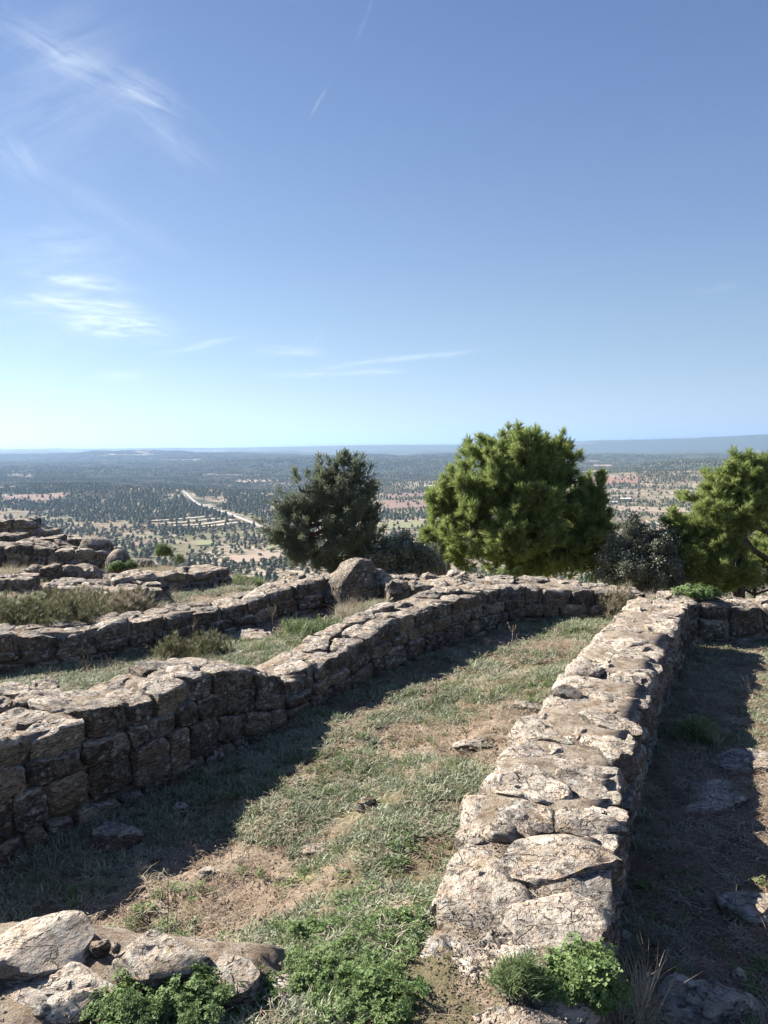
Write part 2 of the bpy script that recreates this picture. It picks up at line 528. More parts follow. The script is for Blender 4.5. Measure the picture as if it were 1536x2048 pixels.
# ------------------------------------------------------------------ materials
def stone_material(name, warm=0.0, crust_shade=1.0, pl=0.0):
    m_, t = mat(name)
    co = t.n('ShaderNodeTexCoord').outputs['Object']
    oi = t.n('ShaderNodeObjectInfo')
    rnd = oi.outputs['Random']
    off = t.n('ShaderNodeCombineXYZ', {'X': t.m('MULTIPLY', rnd, 37.0), 'Y': t.m('MULTIPLY', rnd, 91.0), 'Z': t.m('MULTIPLY', rnd, 13.0)})
    p = t.vm('ADD', co, off.outputs[0]).outputs[0]
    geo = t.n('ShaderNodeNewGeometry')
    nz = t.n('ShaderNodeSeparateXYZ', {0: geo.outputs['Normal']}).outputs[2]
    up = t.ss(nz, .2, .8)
    # bedding planes of the sandstone
    q = t.n('ShaderNodeMapping', {'Vector': p, 'Scale': (1.0, 1.0, 4.5), 'Rotation': (.25, .12, .3)}).outputs[0]
    bed = t.noise(q, 9, 6, .6, .6)
    big = t.noise(p, 4.5, 4, .55)
    med = t.noise(p, 17, 6, .68)
    fine = t.noise(p, 75, 5, .72)
    pit = t.ss(t.noise(q, 34, 4, .6, .4), .30, .46)
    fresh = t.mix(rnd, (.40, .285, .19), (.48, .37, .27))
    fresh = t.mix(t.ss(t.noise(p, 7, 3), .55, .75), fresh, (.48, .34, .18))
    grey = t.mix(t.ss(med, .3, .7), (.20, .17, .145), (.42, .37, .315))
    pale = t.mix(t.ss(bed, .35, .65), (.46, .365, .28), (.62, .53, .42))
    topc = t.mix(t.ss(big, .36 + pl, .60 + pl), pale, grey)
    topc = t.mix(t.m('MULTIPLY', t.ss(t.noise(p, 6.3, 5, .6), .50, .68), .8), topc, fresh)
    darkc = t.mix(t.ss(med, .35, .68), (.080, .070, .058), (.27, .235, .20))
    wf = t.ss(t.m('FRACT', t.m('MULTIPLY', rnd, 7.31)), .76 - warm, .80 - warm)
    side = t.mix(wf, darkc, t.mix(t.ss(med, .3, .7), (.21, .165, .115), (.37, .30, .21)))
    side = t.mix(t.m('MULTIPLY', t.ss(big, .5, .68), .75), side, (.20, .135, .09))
    col = t.mix(t.m('MULTIPLY', t.m('SUBTRACT', 1.0, up), crust_shade), topc, side)  # sides darker than tops: weathered crust, with shade also put into the colour
    # lichen: pale rosettes and fine specks, ochre spots
    vo = t.n('ShaderNodeTexVoronoi', {'Vector': t.vm('ADD', p, t.vm('SCALE', t.n('ShaderNodeTexNoise', {'Vector': p, 'Scale': 22.0, 'Detail': 3.0}).outputs['Color'], None).outputs[0]).outputs[0], 'Scale': 21.0, 'Randomness': 1.0})
    for nd in t.t.nodes:
        if nd.type == 'VECT_MATH' and nd.operation == 'SCALE':
            nd.inputs['Scale'].default_value = .05
    ros = t.m('MULTIPLY', t.m('SUBTRACT', 1.0, t.ss(vo.outputs['Distance'], .22, .42)), t.ss(t.noise(p, 5, 4, .6), .42, .56))
    spk = t.m('MULTIPLY', t.ss(t.noise(p, 46, 5, .75), .55, .63), t.ss(t.noise(p, 7, 3), .40, .56))
    lic = t.m('MAXIMUM', ros, spk)
    lic = t.m('MULTIPLY', lic, t.ss(fine, .28, .5))
    col = t.mix(t.m('MULTIPLY', lic, .85), col, (.52, .50, .44))
    och = t.m('MULTIPLY', t.ss(t.noise(p, 13, 5, .7), .62, .70), .7)
    col = t.mix(och, col, (.42, .29, .09))
    # dark pits and black lichen
    col = t.mix(t.m('MULTIPLY', t.m('SUBTRACT', 1.0, pit), .62), col, (.07, .06, .05))
    blk = t.m('MULTIPLY', t.ss(t.noise(p, 28, 6, .75), .56, .66), .55)
    col = t.mix(blk, col, (.085, .078, .07))
    cwn = t.n('ShaderNodeTexNoise', {'Vector': p, 'Scale': 9.0, 'Detail': 4.0}).outputs['Color']
    cws = t.vm('SCALE', cwn)
    cws.inputs['Scale'].default_value = .16
    cv = t.n('ShaderNodeTexVoronoi', {'Vector': t.vm('ADD', q, cws.outputs[0]).outputs[0], 'Scale': 6.5}, feature='DISTANCE_TO_EDGE').outputs['Distance']
    crack = t.m('MULTIPLY', t.m('SUBTRACT', 1.0, t.ss(cv, .0, .035)), t.ss(t.noise(p, 5.5, 3), .45, .58))
    col = t.mix(t.m('MULTIPLY', crack, .28), col, (.06, .05, .042))
    hs = t.n('ShaderNodeHueSaturation', {'Color': col, 'Value': t.m('ADD', .74, t.m('MULTIPLY', rnd, .42)), 'Saturation': 1.0})
    h = t.m('ADD', t.m('MULTIPLY', bed, .9), t.m('ADD', t.m('MULTIPLY', med, .75), t.m('MULTIPLY', fine, .32)))
    h = t.m('ADD', h, t.m('SUBTRACT', t.m('MULTIPLY', pit, .7), t.m('MULTIPLY', crack, .5)))
    finish(t, hs.outputs[0], .93, h, 1.0, .042, .12)
    return m_


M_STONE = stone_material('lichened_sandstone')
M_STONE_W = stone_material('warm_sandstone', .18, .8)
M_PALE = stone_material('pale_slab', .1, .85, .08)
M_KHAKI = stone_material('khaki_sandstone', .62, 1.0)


def soil_node(t, p):
    n1 = t.noise(p, 2.2, 5, .6)
    n2 = t.noise(p, 24, 6, .7)
    n3 = t.noise(p, 130, 4, .7)
    c = t.mix(t.ss(n1, .35, .65), (.40, .295, .20), (.31, .24, .175))
    c = t.mix(t.ss(n2, .42, .62), c, (.20, .145, .105))
    c = t.mix(t.m('MULTIPLY', t.ss(n3, .58, .7), .7), c, (.50, .42, .33))
    return c, n2, n3


m_, t = mat('earth_mortar')
co = t.n('ShaderNodeTexCoord').outputs['Object']
c, n2, n3 = soil_node(t, co)
c = t.mix(.35, c, (.10, .08, .06))
vo = t.n('ShaderNodeTexVoronoi', {'Vector': co, 'Scale': 55.0}).outputs['Distance']
finish(t, c, .95, t.m('ADD', t.m('ADD', n2, t.m('MULTIPLY', n3, .5)), t.m('MULTIPLY', vo, -.5)), 1.0, .022, .1)
M_MORTAR = m_

m_, t = mat('sandy_rubble')
co = t.n('ShaderNodeTexCoord').outputs['Object']
c, n2, n3 = soil_node(t, co)
c = t.mix(t.ss(t.noise(co, 11, 6, .7), .40, .58), c, (.50, .42, .33))
c = t.mix(t.ss(t.noise(co, 45, 6, .75), .52, .62), c, (.22, .17, .125))
finish(t, c, .95, t.m('ADD', t.m('ADD', n2, t.m('MULTIPLY', n3, .8)), t.noise(co, 60, 6, .8)), 1.0, .028, .1)
M_SANDY = m_

m_, t = mat('site_ground')
co = t.n('ShaderNodeTexCoord').outputs['Object']
c, n2, n3 = soil_node(t, co)
veg = t.n('ShaderNodeAttribute', attribute_name='veg').outputs['Fac']
gr = t.mix(t.ss(t.noise(co, 40, 5, .7), .38, .62), (.075, .085, .038), (.20, .165, .09))
vv = t.ss(t.m('ADD', veg, t.m('MULTIPLY', t.m('SUBTRACT', n2, .5), .9)), .30, .62)
c = t.mix(t.m('MULTIPLY', vv, .8), c, gr)
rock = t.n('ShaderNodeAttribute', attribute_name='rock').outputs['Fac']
c = t.mix(t.m('MULTIPLY', rock, .8), c, t.mix(t.ss(t.noise(co, 60, 6, .7), .38, .62), (.10, .068, .048), (.25, .17, .115)))  # corridor floor: brown needle litter, darkened further to paint in its shade
finish(t, c, .95, t.m('ADD', n2, t.m('MULTIPLY', n3, .6)), .9, .02, .1)
M_GROUND = m_

m_, t = mat('valley_land')
co = t.n('ShaderNodeTexCoord').outputs['Object']
wn = t.n('ShaderNodeTexNoise', {'Vector': co, 'Scale': .004, 'Detail': 3.0}).outputs['Color']
wsc = t.vm('SCALE', wn)
wsc.inputs['Scale'].default_value = 90
p = t.vm('ADD', co, wsc.outputs[0]).outputs[0]
pm = t.n('ShaderNodeMapping', {'Vector': p, 'Scale': (1.0, 1.0, 0.0), 'Rotation': (0, 0, .35)}).outputs[0]
vr = t.n('ShaderNodeTexVoronoi', {'Vector': pm, 'Scale': .0085}, distance='CHEBYCHEV')
vcol = t.n('ShaderNodeSeparateColor', {0: vr.outputs['Color']})
ve = t.n('ShaderNodeTexVoronoi', {'Vector': pm, 'Scale': .0085}, feature='DISTANCE_TO_EDGE').outputs['Distance']
field = t.ramp(vcol.outputs[0], [(0, (.30, .20, .145)), (.25, (.26, .21, .145)), (.5, (.38, .30, .22)), (.72, (.20, .18, .11)), (1, (.44, .36, .27))])
field = t.mix(t.ss(t.noise(co, .03, 5, .65), .4, .62), field, (.15, .125, .075))
field = t.mix(t.m('MULTIPLY', t.ss(t.noise(co, .12, 4, .7), .5, .66), .8), field, (.085, .09, .045))
field = t.mix(t.m('MULTIPLY', t.m('SUBTRACT', 1.0, t.ss(ve, .01, .05)), .6), field, (.40, .33, .25))
canopy = t.mix(t.ss(t.noise(co, .055, 5, .75), .40, .60), (.038, .048, .028), (.10, .115, .065))
fo = t.n('ShaderNodeAttribute', attribute_name='forest').outputs['Fac']
fm = t.ss(t.m('ADD', fo, t.m('MULTIPLY', t.m('SUBTRACT', t.noise(co, .011, 6, .7), .5), 1.5)), .42, .58)
c = t.mix(fm, field, canopy)
nearg = t.n('ShaderNodeAttribute', attribute_name='near').outputs['Fac']
c = t.mix(nearg, c, t.mix(t.ss(t.noise(co, .8, 6, .7), .4, .6), (.20, .16, .10), (.07, .075, .035)))
h = t.m('ADD', t.m('MULTIPLY', t.noise(co, .06, 5, .75), fm), t.m('MULTIPLY', t.noise(co, .2, 4, .7), .2))
finish(t, c, .95, h, .9, 9.0, .05)
M_VALLEY = m_


def leaf_mat(name, c1, c2, trans=.35, vary=.35, rough=.6, spec=.3):
    m_, t = mat(name)
    oi = t.n('ShaderNodeObjectInfo')
    co = t.n('ShaderNodeTexCoord').outputs['Object']
    r = t.m('ADD', t.m('MULTIPLY', oi.outputs['Random'], .65), t.m('MULTIPLY', t.noise(co, 31, 3), .5), clamp=True)
    c = t.mix(r, c1, c2)
    geo = t.n('ShaderNodeNewGeometry')
    c = t.n('ShaderNodeHueSaturation', {'Color': c, 'Value': t.m('ADD', 1 - vary / 2, t.m('MULTIPLY', geo.outputs['Random Per Island'], vary))}).outputs[0]
    finish(t, c, rough, spec=spec, trans=trans)
    return m_


M_NEEDLE = leaf_mat('pine_needles', (.18, .24, .065), (.34, .40, .14), .5, .5)
M_JUN = leaf_mat('juniper_scales', (.165, .195, .13), (.30, .33, .225), .4, .5)
M_OAK = leaf_mat('grey_oak_leaves', (.11, .125, .075), (.25, .26, .19), .3, .6, .45, .5)
M_SILVER = leaf_mat('silvery_herb', (.155, .185, .09), (.36, .375, .25), .25, .6)
M_CLOVER = leaf_mat('clover_leaves', (.105, .17, .045), (.20, .275, .10), .35, .4)
M_GREEN = leaf_mat('fresh_grass', (.10, .155, .045), (.22, .27, .12), .35, .5)
M_STRAW = leaf_mat('dry_straw', (.27, .215, .145), (.50, .43, .32), .25, .6, .7)
M_LITTER = leaf_mat('fallen_needles', (.16, .105, .07), (.36, .26, .175), .1, .7, .8)
M_OLIVE = leaf_mat('olive_crown', (.11, .112, .066), (.22, .205, .14), 0.0, .3, .9, .1)
M_FPINE = leaf_mat('far_pine_crown', (.062, .076, .044), (.125, .135, .075), 0.0, .3, .9, .1)
M_SCRUB = leaf_mat('scrub_leaves', (.10, .115, .055), (.22, .20, .10), .25, .6)


def bark(name, a, b):
    m_, t = mat(name)
    co = t.n('ShaderNodeTexCoord').outputs['Object']
    q = t.n('ShaderNodeMapping', {'Vector': co, 'Scale': (1, 1, .3)}).outputs[0]
    n = t.noise(q, 18, 6, .7)
    finish(t, t.mix(t.ss(n, .35, .65), a, b), .9, n, .8, .03, .1)
    return m_


M_BARK = bark('bark', (.05, .04, .032), (.14, .115, .09))
M_TWIG = bark('dry_twig', (.20, .15, .10), (.36, .29, .20))


def plain(name, a, b, scale, bd=.01, rough=.9):
    m_, t = mat(name)
    co = t.n('ShaderNodeTexCoord').outputs['Object']
    n = t.noise(co, scale, 5, .65)
    finish(t, t.mix(t.ss(n, .35, .65), a, b), rough, n, .5, bd, .2)
    return m_


# ------------------------------------------------------------------ land meshes
def veg_mask(x, y):
    """0 bare soil .. 1 thick green, on the site"""
    n = fbm(x * 1.1 + 4, y * 1.1, oct=4, s=61) * .9 + fbm(x * 4, y * 4, oct=3, s=62) * .45
    v = .63 + n * 1.15
    for (px, py, z, rad, s) in PATCH:
        cx, cy, _ = at_z(px, py, z)
        v = v + s * np.exp(-(((x - cx) / rad) ** 2 + ((y - cy) / (rad * .85)) ** 2))
    return np.clip(v, 0, 1)


PATCH = [(800, 1520, -.1, .6, .8), (1000, 1420, -.05, .0001, 0), (1030, 1350, -.05, .45, .7), (1130, 1255, -.15, .5, .8), (900, 1420, -.1, .25, .5),
         (980, 1465, -.05, .3, -1.2), (1110, 1300, -.15, .35, -.9), (640, 1695, -.1, .14, -1.0), (1030, 1620, 0, .2, -.8), (620, 1720, -.1, .16, -.8), (480, 1800, -.1, .14, -.4),
         (680, 1780, -.05, .28, .5), (620, 1900, 0, .26, .6), (760, 1960, 0, .35, .6), (330, 1990, .02, .24, .9), (120, 1930, .02, .3, -1.2), (880, 1850, 0, .12, -.6), (950, 1980, 0, .14, -.5),
         (1500, 1600, -.38, .45, -.9), (1536, 1820, -.38, .3, -1.0), (1500, 1360, -.38, .5, .5), (1420, 1480, -.38, .4, .4), (1536, 1700, -.38, .3, .4),
         (560, 1165, -.2, .7, .9), (430, 1210, -.1, .6, -.7), (220, 1370, -.2, .6, .6), (560, 1290, -.15, .5, .9), (650, 1240, -.1, .6, .5), (100, 1300, -.2, .5, -.3), (300, 1250, -.1, .5, .1)]


def grid_faces(nr, na, off=0):
    i = np.arange(nr - 1)[:, None] * na + np.arange(na - 1)[None]
    return np.stack([i, i + 1, i + 1 + na, i + na], -1).reshape(-1, 4)[:, ::-1]


na = len(AZ)


def sheet(name, r0, r1, material, kind='structure'):
    V = np.stack([GX[r0:r1], GY[r0:r1], GZ[r0:r1]], -1).reshape(-1, 3)
    me = mesh_np(name, V, grid_faces(r1 - r0, na), material)
    o = obj(name, me, kind=kind)
    return o, V


ground, Vg = sheet('ground', 0, NR1, M_GROUND)
vm = veg_mask(Vg[:, 0], Vg[:, 1])
at = ground.data.attributes.new('veg', 'FLOAT', 'POINT')
at.data.foreach_set('value', vm.astype(np.float32))
at = ground.data.attributes.new('rock', 'FLOAT', 'POINT')  # weight of needle litter and painted shade on the corridor floor
litter_shade = sst((Vg[:, 0] - interp_x(XR_C, np.clip(Vg[:, 1], .6, 12))) / .1 + .5) * (Vg[:, 1] < 8.2) * (Vg[:, 1] > 0) * np.clip(1.1 - .9 * sst((Vg[:, 1] - 5) / 2), 0, 1)
at.data.foreach_set('value', litter_shade.astype(np.float32))


def forest_mask(x, y):
    r = np.hypot(x, y)
    base = np.interp(r, [0, 700, 1200, 2000, 3000, 4200, 60000], [.14, .14, .22, .30, .52, .95, .98])
    px = 768 + FPX * x / np.maximum(y, 1)
    base = base - .12 * sst((px - 1100) / 200) * (r < 2800) + .14 * np.exp(-((px - 300) / 260) ** 2) * (r > 1150) * (r < 3000)
    return base + .35 * fbm(x / 420, y / 300, oct=4, s=71) - (fbm(x / 1500, y / 420, oct=3, s=72) > .33) * (r > 4200) * .38


valley, Vv = sheet('valley', NR1 - 1, len(RR), M_VALLEY)
at = valley.data.attributes.new('forest', 'FLOAT', 'POINT')
at.data.foreach_set('value', np.clip(forest_mask(Vv[:, 0], Vv[:, 1]), 0, 1).astype(np.float32))
at = valley.data.attributes.new('near', 'FLOAT', 'POINT')
at.data.foreach_set('value', (1 - sst((np.hypot(Vv[:, 0], Vv[:, 1]) - 200) / 250)).astype(np.float32))


# ------------------------------------------------------------------ stones
def poly_radius(poly, th):
    """distance from the origin to a star shaped polygon in each direction"""
    P = np.asarray(poly, float)
    Q = np.roll(P, -1, 0)
    D = Q - P
    c, s = np.cos(th)[:, None], np.sin(th)[:, None]
    den = c * D[None, :, 1] - s * D[None, :, 0]
    den = np.where(np.abs(den) < 1e-12, 1e-12, den)
    tt = (P[None, :, 0] * D[None, :, 1] - P[None, :, 1] * D[None, :, 0]) / den
    uu = (P[None, :, 0] * s - P[None, :, 1] * c) / den
    ok = (tt > 1e-9) & (uu > -1e-6) & (uu < 1 + 1e-6)
    tt = np.where(ok, tt, 1e9)
    r = tt.min(1)
    return np.where(r > 1e8, np.median(r[r < 1e8]) if (r < 1e8).any() else .1, r)


def stone_mesh(poly, U, V, N, dtop, dbot, amp, seed, nt=26, p=4.5, mtl=None, tilt=(0, 0), quality=1, cuts=(13, 5, .72, .93)):
    """poly: outline in the (U, V) plane about the origin; dtop / dbot: depth along +N / -N"""
    P = np.asarray(poly, float)
    th = np.linspace(0, 2 * pi, nt, endpoint=False)
    rad = poly_radius(P, th)
    k = np.array([1, 3, 1.])
    k /= k.sum()
    ext = np.concatenate([rad[-1:], rad, rad[:1]])
    sm = np.convolve(ext, k, 'valid')
    rad = np.minimum(sm, rad)
    top_c = np.array([.001, .18, .34, .5, .64, .76, .86, .93, .975]) if quality else np.array([.001, .4, .7, .9, .985])
    ct = list(top_c) + [1.0, 1.0]
    st = [(1 - c ** p) ** (1 / p) for c in top_c] + [.33, -.2]
    bot = [.97, .75, .35, .001]
    ct += bot
    st += [-(1 - c ** p) ** (1 / p) for c in bot]
    ct, st = np.array(ct), np.array(st)
    u = ct[:, None] * (rad * np.cos(th))[None]
    v = ct[:, None] * (rad * np.sin(th))[None]
    n = np.where(st > 0, st * dtop, st * dbot)[:, None] + 0 * u
    n = n + (tilt[0] * u + tilt[1] * v) * (st > 0)[:, None]
    U, V, N = (np.asarray(a, float) for a in (U, V, N))
    X = u[..., None] * U + v[..., None] * V + n[..., None] * N
    X = X.reshape(-1, 3)
    size = float(np.mean(rad))
    o = seed * 3.71
    f1, f2 = .55 / size, 1.7 / size
    for ax in range(3):
        d = fbm(X[:, 0] * f1 + o + ax * 11, X[:, 1] * f1 + ax * 5, X[:, 2] * f1 * 1.3 + o, oct=2, s=ax) * amp * 1.6
        d2 = fbm(X[:, 0] * f2 + o + ax * 17, X[:, 1] * f2 - o, X[:, 2] * f2 * 1.6, oct=3, s=7 + ax, gain=.6) * amp
        X[:, ax] += (d + d2) * size
    # chipped ledges
    led = vnoise(X[:, 0] * 1.3 / size + o, X[:, 1] * 1.3 / size, X[:, 2] * 2 / size, s=5)
    led2 = fbm(X[:, 0] * 2.6 / size - o, X[:, 1] * 2.6 / size + o, X[:, 2] * 3 / size, oct=2, s=8)
    cut = (sst((led - .2) / .10) * .6 + sst((led2 - .12) / .07) * .38) * amp * size
    X -= cut[:, None] * np.asarray(N)[None] * (np.repeat(st, nt) > 0)[:, None]
    pr = np.random.default_rng(seed * 13 + 5)
    for q_ in range(cuts[0]):
        nn_ = pr.normal(0, 1, 3)
        if q_ < cuts[1]:
            nn_ = nn_ * .5 + np.asarray(N) * 1.1
        nn_ /= np.linalg.norm(nn_)
        dd = X @ nn_
        lim = np.percentile(dd, 99.5) * pr.uniform(cuts[2], cuts[3])
        ex = np.maximum(dd - lim, 0)
        X -= (ex * .92)[:, None] * nn_[None]
    fz = 4.5 / size
    X += (fbm(X[:, 0] * fz + o, X[:, 1] * fz, X[:, 2] * fz * 1.5, oct=2, s=31) * amp * size * .28)[:, None] * (X / (np.linalg.norm(X, axis=1)[:, None] + 1e-6))
    nr = len(ct)
    i = np.arange(nr - 1)[:, None] * nt
    a = i + np.arange(nt)[None]
    b = i + (np.arange(nt)[None] + 1) % nt
    F = np.stack([a, a + nt, b + nt, b], -1).reshape(-1, 4)
    if np.dot(np.cross(U, V), N) < 0:
        F = F[:, ::-1]
    me = mesh_np('stone', X, F, mtl or M_STONE)
    me.set_sharp_from_angle(angle=R_(28))
    return me


def clip_half(poly, px, py, nx, ny):
    out = []
    for (x0, y0), (x1, y1) in zip(poly, poly[1:] + poly[:1]):
        d0 = (x0 - px) * nx + (y0 - py) * ny
        d1 = (x1 - px) * nx + (y1 - py) * ny
        if d0 <= 0:
            out.append((x0, y0))
        if (d0 < 0 < d1) or (d1 < 0 < d0):
            q = d0 / (d0 - d1)
            out.append((x0 + (x1 - x0) * q, y0 + (y1 - y0) * q))
    return out


def voronoi(L_, W_, du, dv, jit, rg, aniso=1.0):
    nv = max(1, round(W_ / dv))
    seeds = []
    for j in range(nv):
        u = rg.uniform(0, du) * .6
        while u < L_:
            seeds.append((u, (j + .5 + rg.uniform(-jit, jit)) * W_ / nv))
            u += du * rg.uniform(.65, 1.4)
    cells = []
    for k, (a, b) in enumerate(seeds):
        poly = [(0, 0), (L_, 0), (L_, W_), (0, W_)]
        for m, (c, d) in enumerate(seeds):
            if m == k or abs(c - a) > 3 * du:
                continue
            poly = clip_half(poly, (a + c) / 2, (b + d) / 2, (c - a), (d - b) * aniso)
            if len(poly) < 3:
                break
        if len(poly) >= 3:
            cells.append(poly)
    return cells


def masonry(L_, rows, wmean, rg):
    """courses with shared wavy bed joints; returns quads in (s, v in 0..1)"""
    nr = rows
    ys = [0] + [(k + rg.uniform(-.16, .16)) / nr for k in range(1, nr)] + [1]
    ph = [rg.uniform(0, 6) for _ in range(nr + 1)]

    def yb(k, s):
        if k == 0 or k == nr:
            return ys[k]
        return ys[k] + .12 / nr * math.sin(s * 2.1 + ph[k]) + .08 / nr * math.sin(s * 5.3 + ph[k] * 2)
    out = []
    for k in range(nr):
        s = -rg.uniform(0, wmean)
        while s < L_:
            e = s + wmean * rg.uniform(.55, 1.55)
            a, b = max(s, 0), min(e, L_)
            t0, t1 = rg.uniform(-.02, .02), rg.uniform(-.02, .02)
            if b - a > .05:
                q = [(a + t0, yb(k, a)), (b + t1, yb(k, b)), (b - t1, yb(k + 1, b)), (a - t0, yb(k + 1, a))]
                if rg.random() < .22 and b - a > .2:
                    m = a + (b - a) * rg.uniform(.35, .65)
                    q.insert(3, (m, yb(k + 1, m) + rg.uniform(-.05, .05) / nr))
                    q.insert(1, (m, yb(k, m) + rg.uniform(-.05, .05) / nr))
                out.append(q)
            s = e
    return out


SEED = [1]


class Line:
    def __init__(s, poly):
        s.p = np.array(poly, float)
        s.s = arclen(poly)
        s.L = s.s[-1]

    def at(s, d):
        return np.array([np.interp(d, s.s, s.p[:, 0]), np.interp(d, s.s, s.p[:, 1])])

    def tan(s, d):
        a, b = s.at(max(0, d - .15)), s.at(min(s.L, d + .15))
        v = b - a
        return v / (np.hypot(*v) + 1e-9)


def area_centroid(P):
    P = np.asarray(P)
    return P.mean(0)


def add_stone(parent, centre, poly, U, V, N, dt, db, amp, nt, p, mtl=None, tilt=(0, 0), quality=1, name='stone', cuts=(13, 5, .72, .93), **kw):
    SEED[0] += 1
    me = stone_mesh(poly, U, V, N, dt, db, amp, SEED[0], nt, p, mtl, tilt, quality, cuts)
    return obj(name, me, parent, tuple(map(float, centre)), **kw)


def shrink(poly, g):
    P = np.asarray(poly, float)
    c = P.mean(0)
    out = []
    for q in P:
        d = q - c
        l = np.hypot(*d) + 1e-9
        out.append(c + d * max(.3, 1 - g / l))
    return np.array(out)


def build_wall(name, label, F, B, zt, zb, du=.27, dv=.24, cap=.17, row=.17, wst=.25, front=True, back=False, ends=(), seed=1, gap=.010, amp=.13, nt=26, p=4.2,
               skip_top=None, topj=.018, core_drop=.028, face_mat=None, core_mat=None, capjit=.3, rim=0.0, group=None, q=1, cap_mat=None, capcuts=(8, 3, .87, .98), name_cat='stone wall'):
    rg = random.Random(seed)
    lf, lb = Line(F), Line(B)
    mid = lf.at(lf.L / 2)
    base = (float(mid[0]), float(mid[1]), float(zb(lf.L / 2)))
    root = thing(name, label, name_cat, base, group)
    W_ = np.mean([np.hypot(*(lf.at(lf.L * k) - lb.at(lb.L * k))) for k in (0, .25, .5, .75, 1)])

    def plan(s, v):
        a, b = lf.at(s), lb.at(s / lf.L * lb.L)
        return a + (b - a) * (v / W_)
    # core of earth and rubble, set back behind the stones
    n = max(4, int(lf.L / .06))
    ins = min(.22, .055 / W_)
    rows_v = [ins, ins, .3, .5, .7, 1 - ins, 1 - ins]
    V = []
    for i in range(n + 1):
        s = np.clip(lf.L * i / n, .03, lf.L - .03)
        t_, b_ = zt(s) - core_drop, zb(s) - .25
        for k, v in enumerate(rows_v):
            x, y = plan(s, v * W_)
            z = b_ if k in (0, 6) else t_ + .014 * float(vnoise([x * 14], [y * 14], s=3)[0]) + .02 * float(vnoise([x * 4], [y * 4], s=4)[0])
            V.append((x, y, z))
    k = len(rows_v)
    Fc = grid_faces(n + 1, k)
    V = np.array(V) - np.array(base)
    caps = [tuple(range(k)), tuple(range(n * k + k - 1, n * k - 1, -1))]
    me = mesh_np('mortar_core', V, [tuple(f) for f in Fc] + caps, core_mat or M_SANDY)
    obj('mortar_core', me, root, base)
    # cap stones
    for poly in voronoi(lf.L, W_, du, dv, capjit, rg, 1.0):
        P0 = shrink(poly, gap * .6)
        c0 = P0.mean(0)
        if skip_top and skip_top(c0[0], c0[1] / W_):
            continue
        P = np.array([plan(*q_) for q_ in P0])
        c = P.mean(0)
        ss_ = min(max(c0[0], 0), lf.L)
        ztop = zt(ss_) + rg.uniform(-1, 1) * topj
        if rim:
            P = c + (P - c) * (1 + rim)
        # edge stones lean out a little over the face
        tl = (float((zt(min(ss_ + .1, lf.L)) - zt(max(ss_ - .1, 0))) / .2), 0)
        tg = lf.tan(ss_)
        g = np.clip(tl[0], -.35, .35)
        tilt = (g * tg[0] + rg.uniform(-.05, .05), g * tg[1] + rg.uniform(-.05, .05))
        h = cap * rg.uniform(.85, 1.15)
        add_stone(root, (c[0], c[1], ztop - h * .45), P - c, (1, 0, 0), (0, 1, 0), (0, 0, 1), h * .45, h * .60, amp, nt, p * rg.uniform(.8, 1.25), cap_mat, tilt, q, cuts=capcuts)

    # face stones
    def face(line, out, ztf, zbf, r_=None):
        hmean = np.mean([ztf(line.L * q_) - cap * .8 - zbf(line.L * q_) for q_ in np.linspace(0, 1, 9)]) + .06
        rows = r_ or max(1, round(hmean / row))
        sm = lambda s_: np.mean([ztf(min(max(s_ + d, 0), line.L)) for d in (-.1, 0, .1)])
        for poly in masonry(line.L, rows, wst, rg):
            W = []
            for s_, v_ in poly:
                s2 = min(max(s_, 0), line.L)
                x, y = line.at(s2)
                a_, b_ = zbf(s2) - .08, sm(s2) - cap * .85
                W.append((x, y, a_ + (b_ - a_) * v_))
            W = np.array(W)
            c = W.mean(0)
            s_c = np.mean([q_[0] for q_ in poly])
            tg = line.tan(s_c)
            nn = np.array([tg[1], -tg[0], 0]) * out
            U_ = np.array([tg[0], tg[1], 0])
            loc = np.stack([(W - c) @ U_, W[:, 2] - c[2]], 1)
            loc = shrink(loc, gap)
            if np.ptp(loc[:, 0]) < .035 or np.ptp(loc[:, 1]) < .03:
                continue
            prot = rg.uniform(.006, .028)
            add_stone(root, c - nn * .05, loc, U_, (0, 0, 1), nn, .05 + prot, .10, amp * .9, nt, p * rg.uniform(.6, 1.1), M_STONE_W if rg.random() < .2 else face_mat, (rg.uniform(-.08, .08), rg.uniform(-.08, .08)), q, cuts=(8, 4, .86, .98))
    if front:
        face(lf, 1, zt, zb)
    if back:
        face(lb, -1, lambda s_: zt(s_ / lb.L * lf.L), lambda s_: zb(s_ / lb.L * lf.L) if not callable(back) else back(s_))
    for e in ends:
        s_ = 0 if e == 0 else lf.L
        l = Line([tuple(lb.at(e * lb.L)), tuple(lf.at(s_))]) if e == 0 else Line([tuple(lf.at(s_)), tuple(lb.at(lb.L))])
        face(l, 1, lambda q_: zt(s_), lambda q_: zb(s_))
    return root


# ---- wall A: long left wall of the room
la = Line(A_F)
A_BASE = [(0, A_BASE[0][1])] + A_BASE + [(la.L, A_BASE[-1][1])]
A_TOP = A_TOP + [(la.L, .12)]
zt_a, zb_a = pf(A_TOP), pf(A_BASE)
wall_a = build_wall('stone_wall', 'tall rubble wall on the left of the grassy room, its top stepping down to the far corner',
                    A_F, A_B, zt_a, zb_a, du=.25, dv=.22, cap=.17, row=.135, wst=.205, seed=5, gap=.005, amp=.12, nt=34, p=8)
